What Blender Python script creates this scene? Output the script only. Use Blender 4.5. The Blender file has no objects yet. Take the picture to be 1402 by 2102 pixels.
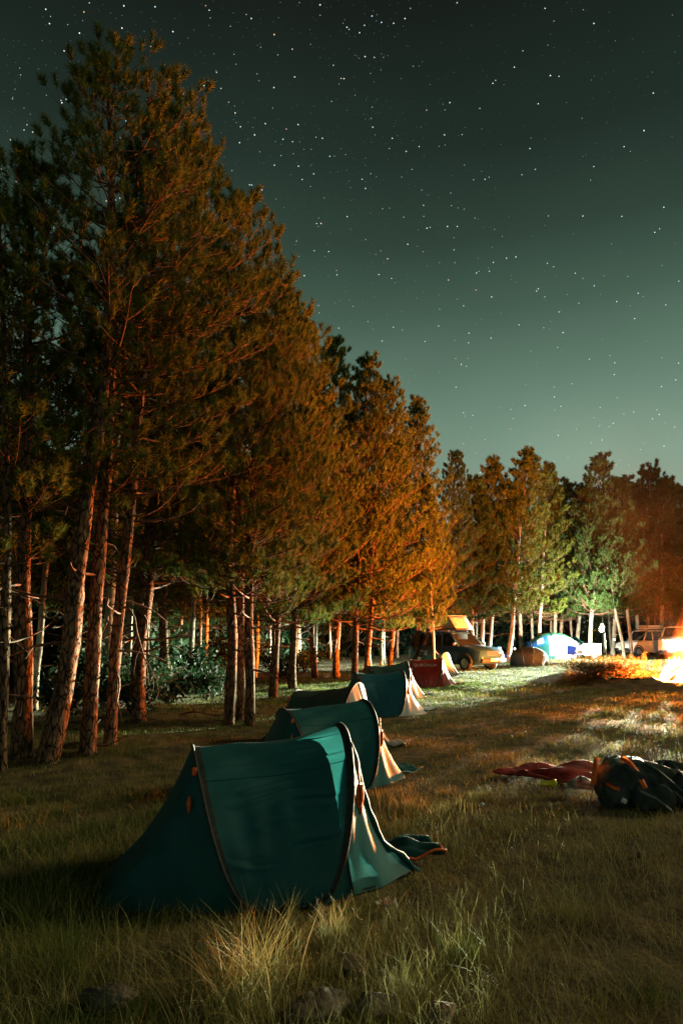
import bpy, bmesh, math, random
import numpy as np
from mathutils import Vector, Matrix, Euler

# ------------------------------------------------------------------ scene, camera, sky, exposure
sc = bpy.context.scene
COL = sc.collection
H_EYE = 1.65
PITCH = math.radians(10.08)
FPX, CX, CY = 1400.0, 701.0, 1051.0

cam_d = bpy.data.cameras.new('camera')
cam_d.sensor_fit = 'VERTICAL'
cam_d.sensor_height = 36.0
cam_d.lens = 36.0 * FPX / 2102.0
cam_d.clip_end = 6000
cam_d.clip_start = 0.05
cam = bpy.data.objects.new('camera', cam_d)
COL.objects.link(cam)
cam.location = (0, 0, H_EYE)
cam.rotation_euler = (math.radians(90) + PITCH, 0, 0)
sc.camera = cam

sc.view_settings.view_transform = 'Standard'
sc.view_settings.look = 'None'
sc.view_settings.exposure = 0.0
sc.view_settings.gamma = 1.0
sc.view_settings.use_curve_mapping = False
sc.render.engine = 'CYCLES'
cy = sc.cycles
cy.use_denoising = True
cy.max_bounces = 5
cy.diffuse_bounces = 2
cy.glossy_bounces = 2
cy.transmission_bounces = 4
cy.transparent_max_bounces = 8
cy.volume_bounces = 0
cy.volume_step_rate = 2.0
cy.volume_max_steps = 40
cy.sample_clamp_indirect = 3.0
cy.caustics_reflective = False
cy.caustics_refractive = False


def lin(r, g, b):
    def f(c):
        c /= 255.0
        return c / 12.92 if c <= 0.04045 else ((c + 0.055) / 1.055) ** 2.4
    return (f(r), f(g), f(b), 1.0)


world = bpy.data.worlds.new('World')
sc.world = world
world.use_nodes = True
wn, wl = world.node_tree.nodes, world.node_tree.links
wn.clear()
w_out = wn.new('ShaderNodeOutputWorld')
w_bg = wn.new('ShaderNodeBackground')
w_tc = wn.new('ShaderNodeTexCoord')
w_sep = wn.new('ShaderNodeSeparateXYZ')
w_ramp = wn.new('ShaderNodeValToRGB')
wl.new(w_tc.outputs['Generated'], w_sep.inputs[0])
wl.new(w_sep.outputs['Z'], w_ramp.inputs[0])
stops = [(0.0, lin(158, 168, 142)), (0.16, lin(148, 163, 143)), (0.24, lin(130, 156, 137)),
         (0.34, lin(102, 129, 112)), (0.44, lin(70, 94, 80)), (0.52, lin(50, 68, 58)),
         (0.61, lin(34, 48, 41)), (0.72, lin(25, 32, 28)), (1.0, lin(14, 18, 16))]
cr = w_ramp.color_ramp
cr.elements[0].position, cr.elements[0].color = stops[0]
cr.elements[1].position, cr.elements[1].color = stops[-1]
for p, c in stops[1:-1]:
    e = cr.elements.new(p)
    e.color = c
w_noise = wn.new('ShaderNodeTexNoise')
w_noise.inputs['Scale'].default_value = 2.2
w_noise.inputs['Detail'].default_value = 3
w_mr = wn.new('ShaderNodeMapRange')
w_mr.inputs['From Min'].default_value = 0.3
w_mr.inputs['From Max'].default_value = 0.7
w_mr.inputs['To Min'].default_value = 0.82
w_mr.inputs['To Max'].default_value = 1.14
wl.new(w_tc.outputs['Generated'], w_noise.inputs['Vector'])
wl.new(w_noise.outputs['Fac'], w_mr.inputs['Value'])
w_mul = wn.new('ShaderNodeMix')
w_mul.data_type = 'RGBA'
w_mul.blend_type = 'MULTIPLY'
w_mul.inputs['Factor'].default_value = 1.0
wl.new(w_ramp.outputs['Color'], w_mul.inputs['A'])
wl.new(w_mr.outputs['Result'], w_mul.inputs['B'])
wl.new(w_mul.outputs['Result'], w_bg.inputs['Color'])
w_bg.inputs['Strength'].default_value = 1.0
wl.new(w_bg.outputs[0], w_out.inputs[0])

# strengths of the lamps that stand in the scene (their lights are made with the things that carry them)
FIRE_W = 200000.0
FIRE_COL = (1.0, 0.205, 0.02)
HEAD_W = 430000.0
HEAD_COL = (0.86, 1.0, 0.70)

# weak warm sun lamp from the right, added to brighten the dark foreground
fill_sun_d = bpy.data.lights.new('fill_sun', 'SUN')
fill_sun_d.energy = 1.55
fill_sun_d.color = (1.0, 0.84, 0.46)
fill_sun_d.angle = math.radians(11)
fill_sun = bpy.data.objects.new('fill_sun', fill_sun_d)
COL.objects.link(fill_sun)
fill_sun.rotation_euler = Vector((-0.86, -0.30, -0.42)).to_track_quat('-Z', 'Y').to_euler()

SN, CS = math.sin(PITCH), math.cos(PITCH)


def ray(x, y):
    a, b = (x - CX) / FPX, (CY - y) / FPX
    return a, CS - SN * b, SN + CS * b


def at(x, y, Y):
    """point of the place seen at photo pixel x, y and standing Y metres away"""
    dx, dy, dz = ray(x, y)
    t = Y / dy
    return Vector((dx * t, Y, H_EYE + dz * t))


def gp(x, y):
    dx, dy, dz = ray(x, y)
    t = -H_EYE / dz
    return Vector((dx * t, dy * t, 0))


# ------------------------------------------------------------------ helpers
def tag(o, label=None, cat=None, group=None, kind=None):
    if label: o['label'] = label
    if cat: o['category'] = cat
    if group: o['group'] = group
    if kind: o['kind'] = kind
    return o


def link(o, parent=None):
    COL.objects.link(o)
    if parent is not None:
        o.parent = parent
    return o


def empty(name, loc=(0, 0, 0), rz=0.0, scale=1.0):
    o = bpy.data.objects.new(name, None)
    o.empty_display_size = 0.2
    COL.objects.link(o)
    o.location = loc
    o.rotation_euler = (0, 0, rz)
    o.scale = (scale, scale, scale)
    return o


def np_mesh(name, V, T, mats, smooth=False, attr=None):
    me = bpy.data.meshes.new(name)
    V = np.ascontiguousarray(V, dtype=np.float32)
    T = np.ascontiguousarray(T, dtype=np.int32)
    k = T.shape[1]
    me.vertices.add(len(V))
    me.vertices.foreach_set('co', V.ravel())
    me.loops.add(T.size)
    me.loops.foreach_set('vertex_index', T.ravel())
    me.polygons.add(len(T))
    me.polygons.foreach_set('loop_start', np.arange(0, T.size, k, dtype=np.int32))
    if smooth:
        me.polygons.foreach_set('use_smooth', np.ones(len(T), dtype=bool))
    if attr is not None:
        a = me.attributes.new('tone', 'FLOAT', 'POINT')
        a.data.foreach_set('value', np.ascontiguousarray(attr, dtype=np.float32))
    me.update(calc_edges=True)
    me.materials.append(mats)
    return me


class MB:
    """collects shapes into one mesh"""
    def __init__(self):
        self.v, self.f = [], []

    def add(self, V, F):
        o = len(self.v)
        self.v += [tuple(p) for p in V]
        self.f += [tuple(i + o for i in q) for q in F]
        return self

    def box(self, c, s, rot=None, taper=1.0):
        R = rot or Matrix.Identity(3)
        V = []
        for z in (-1, 1):
            k = taper if z > 0 else 1.0
            for x, y in ((-1, -1), (1, -1), (1, 1), (-1, 1)):
                V.append(Vector(c) + R @ Vector((x * s[0] / 2 * k, y * s[1] / 2 * k, z * s[2] / 2)))
        return self.add(V, [(3, 2, 1, 0), (4, 5, 6, 7), (0, 1, 5, 4), (1, 2, 6, 5), (2, 3, 7, 6), (3, 0, 4, 7)])

    def tube(self, pts, radii, n=6, cap=True):
        pts = [Vector(p) for p in pts]
        if not hasattr(radii, '__len__'):
            radii = [radii] * len(pts)
        V, F = [], []
        up = Vector((0, 0, 1))
        prev = None
        for i, p in enumerate(pts):
            d = (pts[min(i + 1, len(pts) - 1)] - pts[max(i - 1, 0)])
            if d.length < 1e-9: d = Vector((0, 0, 1))
            d.normalize()
            a = prev if prev is not None else (Vector((1, 0, 0)) if abs(d.z) > 0.9 else up)
            a = (a - d * a.dot(d))
            if a.length < 1e-6: a = d.orthogonal()
            a.normalize(); prev = a
            b = d.cross(a)
            for k in range(n):
                t = 2 * math.pi * k / n
                V.append(p + (a * math.cos(t) + b * math.sin(t)) * radii[i])
        for i in range(len(pts) - 1):
            for k in range(n):
                F.append((i * n + k, i * n + (k + 1) % n, (i + 1) * n + (k + 1) % n, (i + 1) * n + k))
        if cap:
            F.append(tuple(range(n - 1, -1, -1)))
            F.append(tuple((len(pts) - 1) * n + k for k in range(n)))
        return self.add(V, F)

    def grid(self, fn, nu, nv):
        V = [fn(i / nu, j / nv) for i in range(nu + 1) for j in range(nv + 1)]
        F = [(i * (nv + 1) + j, (i + 1) * (nv + 1) + j, (i + 1) * (nv + 1) + j + 1, i * (nv + 1) + j + 1)
             for i in range(nu) for j in range(nv)]
        return self.add(V, F)

    def lathe(self, prof, n=20, M=None):
        M = M or Matrix.Identity(4)
        V = [M @ Vector((r * math.cos(2 * math.pi * k / n), r * math.sin(2 * math.pi * k / n), z)) for r, z in prof for k in range(n)]
        F = [(i * n + k, i * n + (k + 1) % n, (i + 1) * n + (k + 1) % n, (i + 1) * n + k) for i in range(len(prof) - 1) for k in range(n)]
        F.append(tuple(range(n - 1, -1, -1)))
        F.append(tuple((len(prof) - 1) * n + k for k in range(n)))
        return self.add(V, F)

    def build(self, name, mat, parent=None, smooth=True, solid=0.0, bevel=0.0, sub=0):
        me = bpy.data.meshes.new(name)
        me.from_pydata(self.v, [], self.f)
        if smooth:
            me.polygons.foreach_set('use_smooth', [True] * len(me.polygons))
        me.update()
        me.materials.append(mat)
        o = bpy.data.objects.new(name, me)
        link(o, parent)
        if solid:
            m = o.modifiers.new('solid', 'SOLIDIFY'); m.thickness = solid; m.offset = 0
        if bevel:
            m = o.modifiers.new('bevel', 'BEVEL'); m.width = bevel; m.segments = 2; m.limit_method = 'ANGLE'
        if sub:
            m = o.modifiers.new('sub', 'SUBSURF'); m.levels = sub; m.render_levels = sub
        return o


def fbm(x, y, seed=0.0):
    s = 0.0
    a = 1.0
    for k in range(4):
        s += a * math.sin(x * (1.3 + k * 1.1) + seed * 1.7 + 2.1 * math.sin(y * (0.9 + k) + seed + k)) * math.cos(y * (1.1 + k * 1.3) - seed + k * 2.3)
        a *= 0.5
    return s


def gh(x, y):
    """height of the ground"""
    r = math.hypot(x, y)
    k = 1.0 if r < 60 else max(0.0, 1 - (r - 60) / 60)
    h = 0.022 * math.sin(x * 0.9 + 0.6) * math.cos(y * 0.7) + 0.016 * math.sin(x * 2.3 + y * 1.7) + 0.008 * math.sin(x * 5.1 - y * 4.3)
    # low banks at the forest edge
    for bx, by, bs, bh in ((-2.9, 10.4, 1.0, 0.16), (-4.6, 10.5, 1.3, 0.12), (-1.2, 15.5, 1.2, 0.12), (-3.6, 14.0, 1.4, 0.22)):
        h += bh * math.exp(-((x - bx) ** 2 + (y - by) ** 2) / (bs * bs))
    # low ridge added round the fire to keep its light off the ground
    rx, ry = x - 12.45, y - 24.3
    rr, ra = math.hypot(rx, ry), math.atan2(ry, -rx)
    h += (0.23 + 0.05 * math.sin(ra * 7) + 0.04 * math.sin(ra * 17 + 1)) * math.exp(-((rr - 4.0 - 0.3 * math.sin(ra * 3)) / 0.65) ** 2) / (1 + math.exp(max(-30, min(30, (ra - 2.3) * 6))))
    return h * k


def gh_np(x, y):
    r = np.hypot(x, y)
    k = np.clip(1 - (r - 60) / 60, 0, 1)
    h = 0.022 * np.sin(x * 0.9 + 0.6) * np.cos(y * 0.7) + 0.016 * np.sin(x * 2.3 + y * 1.7) + 0.008 * np.sin(x * 5.1 - y * 4.3)
    for bx, by, bs, bh in ((-2.9, 10.4, 1.0, 0.16), (-4.6, 10.5, 1.3, 0.12), (-1.2, 15.5, 1.2, 0.12), (-3.6, 14.0, 1.4, 0.22)):
        h = h + bh * np.exp(-((x - bx) ** 2 + (y - by) ** 2) / (bs * bs))
    rx, ry = x - 12.45, y - 24.3
    rr, ra = np.hypot(rx, ry), np.arctan2(ry, -rx)
    h = h + (0.23 + 0.05 * np.sin(ra * 7) + 0.04 * np.sin(ra * 17 + 1)) * np.exp(-((rr - 4.0 - 0.3 * np.sin(ra * 3)) / 0.65) ** 2) / (1 + np.exp(np.clip((ra - 2.3) * 6, -30, 30)))
    return h * k


# ------------------------------------------------------------------ materials
def new_mat(name):
    m = bpy.data.materials.new(name)
    m.use_nodes = True
    nt = m.node_tree
    nt.nodes.clear()
    return m, nt.nodes, nt.links


def surf(name, c1, c2, rough=0.8, scale=6.0, detail=5, bump=0.0, bscale=None, transl=0.0, metal=0.0, spec=0.3,
         stretch=None, island=0.0, thresh=(0.35, 0.65), sheen=0.0, coat=0.0):
    m, n, l = new_mat(name)
    out = n.new('ShaderNodeOutputMaterial')
    p = n.new('ShaderNodeBsdfPrincipled')
    tc = n.new('ShaderNodeTexCoord')
    mp = n.new('ShaderNodeMapping')
    if stretch: mp.inputs['Scale'].default_value = stretch
    l.new(tc.outputs['Object'], mp.inputs['Vector'])
    nz = n.new('ShaderNodeTexNoise')
    nz.inputs['Scale'].default_value = scale
    nz.inputs['Detail'].default_value = detail
    l.new(mp.outputs[0], nz.inputs['Vector'])
    rp = n.new('ShaderNodeValToRGB')
    rp.color_ramp.elements[0].position = thresh[0]
    rp.color_ramp.elements[1].position = thresh[1]
    rp.color_ramp.elements[0].color = (*c1, 1)
    rp.color_ramp.elements[1].color = (*c2, 1)
    src = nz.outputs['Fac']
    if island:
        g = n.new('ShaderNodeNewGeometry')
        mx = n.new('ShaderNodeMix')
        mx.inputs['Factor'].default_value = island
        l.new(nz.outputs['Fac'], mx.inputs['A'])
        l.new(g.outputs['Random Per Island'], mx.inputs['B'])
        src = mx.outputs['Result']
    l.new(src, rp.inputs['Fac'])
    l.new(rp.outputs['Color'], p.inputs['Base Color'])
    p.inputs['Roughness'].default_value = rough
    p.inputs['Metallic'].default_value = metal
    p.inputs['Specular IOR Level'].default_value = spec
    if sheen: p.inputs['Sheen Weight'].default_value = sheen
    if coat: p.inputs['Coat Weight'].default_value = coat
    if bump:
        nb = n.new('ShaderNodeTexNoise')
        nb.inputs['Scale'].default_value = bscale or scale * 3
        nb.inputs['Detail'].default_value = 6
        l.new(mp.outputs[0], nb.inputs['Vector'])
        b = n.new('ShaderNodeBump')
        b.inputs['Strength'].default_value = bump
        b.inputs['Distance'].default_value = 0.02
        l.new(nb.outputs['Fac'], b.inputs['Height'])
        l.new(b.outputs['Normal'], p.inputs['Normal'])
    last = p.outputs[0]
    if transl:
        t = n.new('ShaderNodeBsdfTranslucent')
        l.new(rp.outputs['Color'], t.inputs['Color'])
        mx = n.new('ShaderNodeMixShader')
        mx.inputs[0].default_value = transl
        l.new(last, mx.inputs[1])
        l.new(t.outputs[0], mx.inputs[2])
        last = mx.outputs[0]
    l.new(last, out.inputs['Surface'])
    return m


def emit(name, col, strength, sample='AUTO'):
    m, n, l = new_mat(name)
    out = n.new('ShaderNodeOutputMaterial')
    e = n.new('ShaderNodeEmission')
    e.inputs['Color'].default_value = (*col, 1)
    e.inputs['Strength'].default_value = strength
    l.new(e.outputs[0], out.inputs['Surface'])
    m.cycles.emission_sampling = sample
    return m


M = {}
def bark_mat(name, crack, lo_, hi_, sc_):
    m, n, l = new_mat(name)
    out = n.new('ShaderNodeOutputMaterial'); p = n.new('ShaderNodeBsdfPrincipled')
    tc = n.new('ShaderNodeTexCoord'); mp = n.new('ShaderNodeMapping'); mp.inputs['Scale'].default_value = (1, 1, 0.30)
    l.new(tc.outputs['Object'], mp.inputs['Vector'])
    wob = n.new('ShaderNodeTexNoise'); wob.inputs['Scale'].default_value = 7; wob.inputs['Detail'].default_value = 3
    l.new(mp.outputs[0], wob.inputs['Vector'])
    mixv = n.new('ShaderNodeVectorMath'); mixv.operation = 'MULTIPLY_ADD'; mixv.inputs[1].default_value = (.12, .12, .12)
    l.new(wob.outputs['Color'], mixv.inputs[0]); l.new(mp.outputs[0], mixv.inputs[2])
    vo = n.new('ShaderNodeTexVoronoi'); vo.feature = 'DISTANCE_TO_EDGE'; vo.inputs['Scale'].default_value = sc_
    l.new(mixv.outputs[0], vo.inputs['Vector'])
    mr = n.new('ShaderNodeMapRange'); mr.inputs['From Max'].default_value = 0.11
    l.new(vo.outputs['Distance'], mr.inputs['Value'])
    nz = n.new('ShaderNodeTexNoise'); nz.inputs['Scale'].default_value = 11; nz.inputs['Detail'].default_value = 7
    l.new(tc.outputs['Object'], nz.inputs['Vector'])
    rp = n.new('ShaderNodeValToRGB'); rp.color_ramp.elements[0].position = .32; rp.color_ramp.elements[1].position = .66
    rp.color_ramp.elements[0].color = (*lo_, 1); rp.color_ramp.elements[1].color = (*hi_, 1)
    l.new(nz.outputs['Fac'], rp.inputs[0])
    mx = n.new('ShaderNodeMix'); mx.data_type = 'RGBA'
    mx.inputs['A'].default_value = (*crack, 1)
    l.new(mr.outputs[0], mx.inputs['Factor']); l.new(rp.outputs[0], mx.inputs['B'])
    l.new(mx.outputs['Result'], p.inputs['Base Color'])
    ad = n.new('ShaderNodeMath'); ad.operation = 'MULTIPLY_ADD'; ad.inputs[1].default_value = .4
    l.new(nz.outputs['Fac'], ad.inputs[0]); l.new(mr.outputs[0], ad.inputs[2])
    b_ = n.new('ShaderNodeBump'); b_.inputs['Strength'].default_value = 1.0; b_.inputs['Distance'].default_value = .03
    l.new(ad.outputs[0], b_.inputs['Height']); l.new(b_.outputs[0], p.inputs['Normal'])
    p.inputs['Roughness'].default_value = .95; p.inputs['Specular IOR Level'].default_value = .1
    l.new(p.outputs[0], out.inputs[0])
    return m


M['bark'] = bark_mat('pine_bark', (0.022, 0.015, 0.011), (0.065, 0.042, 0.028), (0.27, 0.145, 0.085), 17.0)
M['bark_pale'] = surf('pale_bark', (0.13, 0.11, 0.085), (0.36, 0.31, 0.24), 0.9, 8, 8, 0.9, 22, stretch=(1, 1, 0.3), thresh=(0.3, 0.65))
M['twig'] = surf('twig_bark', (0.05, 0.028, 0.018), (0.17, 0.085, 0.05), 0.85, 12, 4)
M['needle'] = surf('pine_needle', (0.028, 0.058, 0.012), (0.165, 0.190, 0.032), 0.7, 1.6, 3, transl=0.3, island=0.35, thresh=(0.25, 0.75), spec=0.08)
M['needle_dark'] = surf('dark_needle', (0.018, 0.040, 0.012), (0.075, 0.120, 0.032), 0.7, 1.6, 3, transl=0.3, island=0.35, thresh=(0.25, 0.75), spec=0.08)
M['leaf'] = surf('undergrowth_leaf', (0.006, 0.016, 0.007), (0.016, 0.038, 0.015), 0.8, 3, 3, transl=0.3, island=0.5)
def grass_mat():
    m, n, l = new_mat('grass_blade')
    out = n.new('ShaderNodeOutputMaterial'); p = n.new('ShaderNodeBsdfPrincipled'); t = n.new('ShaderNodeBsdfTranslucent')
    a_ = n.new('ShaderNodeAttribute'); a_.attribute_name = 'tone'
    rp = n.new('ShaderNodeValToRGB')
    e = rp.color_ramp.elements
    e[0].position, e[0].color = 0.0, (0.045, 0.095, 0.018, 1)
    e[1].position, e[1].color = 1.0, (0.15, 0.085, 0.036, 1)
    for q, c in ((.28, (0.12, 0.15, 0.028, 1)), (.52, (0.33, 0.29, 0.08, 1)), (.76, (0.52, 0.42, 0.16, 1)), (.90, (0.33, 0.20, 0.075, 1))):
        k = e.new(q); k.color = c
    l.new(a_.outputs['Fac'], rp.inputs[0])
    for nd, sock in ((p, 'Base Color'), (t, 'Color')): l.new(rp.outputs[0], nd.inputs[sock])
    p.inputs['Roughness'].default_value = .65; p.inputs['Specular IOR Level'].default_value = .15
    mx = n.new('ShaderNodeMixShader'); mx.inputs[0].default_value = .3
    l.new(p.outputs[0], mx.inputs[1]); l.new(t.outputs[0], mx.inputs[2]); l.new(mx.outputs[0], out.inputs[0])
    return m


M['grass'] = grass_mat()
M['straw'] = surf('dry_grass', (0.22, 0.205, 0.065), (0.46, 0.42, 0.18), 0.7, 5, 4, transl=0.3, island=0.6)
M['soil'] = surf('meadow_soil', (0.035, 0.027, 0.012), (0.17, 0.115, 0.048), 0.95, 3.2, 9, 1.0, 22, thresh=(0.35, 0.68))
M['rock'] = surf('field_stone', (0.05, 0.04, 0.028), (0.17, 0.13, 0.09), 0.85, 7, 8, 0.9, 20)
M['rock_red'] = surf('reddish_stone', (0.15, 0.09, 0.06), (0.30, 0.20, 0.14), 0.85, 9, 8, 0.9, 20)
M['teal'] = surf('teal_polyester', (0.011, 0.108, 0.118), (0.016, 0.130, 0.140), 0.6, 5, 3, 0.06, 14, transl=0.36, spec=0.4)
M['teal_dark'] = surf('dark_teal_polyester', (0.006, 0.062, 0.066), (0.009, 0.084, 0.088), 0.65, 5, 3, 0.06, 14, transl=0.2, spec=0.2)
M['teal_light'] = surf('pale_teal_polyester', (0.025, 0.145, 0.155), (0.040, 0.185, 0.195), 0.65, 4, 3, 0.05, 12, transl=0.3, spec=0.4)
M['mesh_white'] = surf('white_inner_fabric', (0.42, 0.46, 0.46), (0.54, 0.58, 0.57), 0.65, 5, 3, 0.05, 12, transl=0.25)
M['red_fab'] = surf('dark_red_polyester', (0.20, 0.016, 0.012), (0.27, 0.022, 0.016), 0.5, 5, 3, 0.05, 12, transl=0.15)
M['slate'] = surf('slate_green_polyester', (0.016, 0.052, 0.050), (0.024, 0.070, 0.066), 0.55, 5, 3, 0.06, 14, transl=0.2, spec=0.3)
M['blue_teal'] = surf('blue_teal_polyester', (0.006, 0.075, 0.105), (0.009, 0.095, 0.130), 0.55, 5, 3, 0.06, 14, transl=0.2, spec=0.3)
M['sleeve'] = surf('charcoal_webbing', (0.012, 0.016, 0.016), (0.03, 0.035, 0.034), 0.7, 30, 3)
M['orange'] = surf('orange_cord', (0.62, 0.085, 0.012), (0.80, 0.14, 0.02), 0.6, 40, 2)
M['blanket'] = surf('red_blanket', (0.12, 0.008, 0.006), (0.32, 0.026, 0.018), 0.75, 6, 5, 0.25, 30)
M['pack'] = surf('dark_pack_nylon', (0.020, 0.028, 0.028), (0.062, 0.074, 0.072), 0.9, 7, 4, 0.35, 40, spec=0.1)
M['pack_teal'] = surf('green_grey_nylon', (0.02, 0.055, 0.052), (0.045, 0.095, 0.088), 0.55, 7, 4, 0.2, 40, spec=0.4)
M['grey_cloth'] = surf('grey_cloth', (0.10, 0.11, 0.11), (0.30, 0.31, 0.30), 0.8, 9, 4, 0.3, 30)
M['yellow'] = surf('yellow_plastic', (0.55, 0.55, 0.02), (0.65, 0.62, 0.03), 0.35, 4, 2)
M['white'] = surf('white_paint', (0.72, 0.73, 0.70), (0.80, 0.80, 0.78), 0.35, 3, 2, coat=0.3)
M['canvas'] = surf('cream_canvas', (0.50, 0.44, 0.36), (0.62, 0.56, 0.48), 0.8, 6, 4, 0.1, 20, transl=0.15)
M['van'] = surf('slate_blue_paint', (0.018, 0.060, 0.120), (0.024, 0.070, 0.135), 0.28, 3, 2, coat=0.6, metal=0.2)
M['glass'] = surf('dark_window_glass', (0.010, 0.012, 0.012), (0.014, 0.016, 0.016), 0.06, 3, 2, spec=0.8)
M['rubber'] = surf('tyre_rubber', (0.012, 0.012, 0.012), (0.022, 0.022, 0.022), 0.8, 20, 3)
M['chrome'] = surf('bright_metal', (0.50, 0.50, 0.48), (0.62, 0.62, 0.60), 0.25, 5, 2, metal=0.9)
M['plastic'] = surf('black_plastic', (0.015, 0.015, 0.015), (0.03, 0.03, 0.03), 0.6, 9, 3)
M['lamp_glass'] = surf('headlamp_lens', (0.65, 0.66, 0.62), (0.75, 0.76, 0.72), 0.12, 5, 2, spec=0.7)
M['plate'] = surf('number_plate', (0.70, 0.69, 0.62), (0.76, 0.75, 0.70), 0.4, 4, 2)
M['blue_fab'] = surf('blue_polyester', (0.012, 0.085, 0.33), (0.018, 0.11, 0.40), 0.5, 5, 3, 0.05, 12, transl=0.2)
M['green_fab'] = surf('green_polyester', (0.02, 0.13, 0.075), (0.03, 0.17, 0.10), 0.5, 5, 3, 0.05, 12, transl=0.2)
M['grey_fab'] = surf('grey_mesh_fabric', (0.030, 0.050, 0.065), (0.050, 0.075, 0.095), 0.7, 8, 4, 0.1, 40, transl=0.2)
M['grey_dark'] = surf('dark_grey_polyester', (0.012, 0.020, 0.022), (0.020, 0.030, 0.032), 0.6, 6, 3, 0.05, 12, transl=0.1)
M['char'] = surf('charred_wood', (0.008, 0.007, 0.006), (0.07, 0.05, 0.035), 0.95, 9, 6, 0.8, 25)
M['log'] = surf('cut_log', (0.16, 0.10, 0.06), (0.34, 0.24, 0.15), 0.9, 8, 6, 0.6, 25)
M['dim_soil'] = surf('dimmed_soil', (0.018, 0.013, 0.009), (0.085, 0.055, 0.032), 0.95, 2.5, 8, 1.0, 18)  # darker than the meadow soil, to hold down the firelight
M['brush'] = surf('brown_pine_needles', (0.06, 0.035, 0.014), (0.17, 0.10, 0.035), 0.8, 5, 3, transl=0.25, island=0.5, spec=0.1)
M['ash'] = surf('grey_ash', (0.06, 0.055, 0.05), (0.18, 0.165, 0.15), 0.95, 5, 8, 0.5, 30)
M['foil'] = surf('foil_wrapper', (0.65, 0.20, 0.03), (0.75, 0.72, 0.66), 0.3, 14, 3, metal=0.5)
M['litter'] = surf('white_litter', (0.62, 0.60, 0.55), (0.74, 0.72, 0.68), 0.6, 14, 3)
M['steel'] = surf('grey_steel_tube', (0.25, 0.26, 0.27), (0.34, 0.35, 0.36), 0.35, 8, 3, metal=0.8)
M['letter'] = surf('white_lettering', (0.70, 0.66, 0.62), (0.78, 0.74, 0.70), 0.6, 9, 2)
M['head_on'] = emit('lit_headlamp', (1.0, 1.0, 0.86), 180.0)
M['lantern'] = emit('lit_lantern', (1.0, 0.98, 0.86), 6.0)

# ------------------------------------------------------------------ ground
TENTS = []          # footprints filled below: x, y, rot, half length, half width
FIRE = Vector((12.10, 24.3, 0.0))


def make_ground():
    n = 260
    u = np.linspace(-1, 1, n + 1)
    ax = np.sinh(u * 5.0) / math.sinh(5.0) * 900
    X, Y = np.meshgrid(ax, ax + 9.0, indexing='ij')
    Z = gh_np(X, Y)
    V = np.stack([X.ravel(), Y.ravel(), Z.ravel()], 1)
    idx = np.arange((n + 1) * (n + 1)).reshape(n + 1, n + 1)
    Q = np.stack([idx[:-1, :-1].ravel(), idx[1:, :-1].ravel(), idx[1:, 1:].ravel(), idx[:-1, 1:].ravel()], 1)
    o = bpy.data.objects.new('ground', np_mesh('ground', V, Q, M['soil'], True))
    link(o)
    tag(o, 'dry brown meadow soil under the short grass', None, None, 'structure')


make_ground()


def dimmed_ground():  # dark sheet added where the firelight would blow out the ground
    n, r_ = 64, 14
    V, Fq = [], []
    for j in range(r_ + 1):
        for k in range(n):
            a = k * 2 * math.pi / n
            R_ = (3.5 + .35 * math.sin(3 * a) + .25 * math.sin(7 * a + 1) + .12 * math.sin(15 * a)) * j / r_
            x, y = FIRE.x + R_ * math.cos(a), FIRE.y + R_ * math.sin(a)
            V.append((x, y, gh(x, y) + .012))
    for j in range(r_):
        for k in range(n):
            Fq.append((j * n + k, j * n + (k + 1) % n, (j + 1) * n + (k + 1) % n, (j + 1) * n + k))
    mb = MB(); mb.add(V, Fq)
    o = mb.build('dimmed_earth', M['dim_soil'])
    tag(o, 'dark sheet toning down the firelit earth around the campfire', None, None, 'structure')


dimmed_ground()


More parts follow.
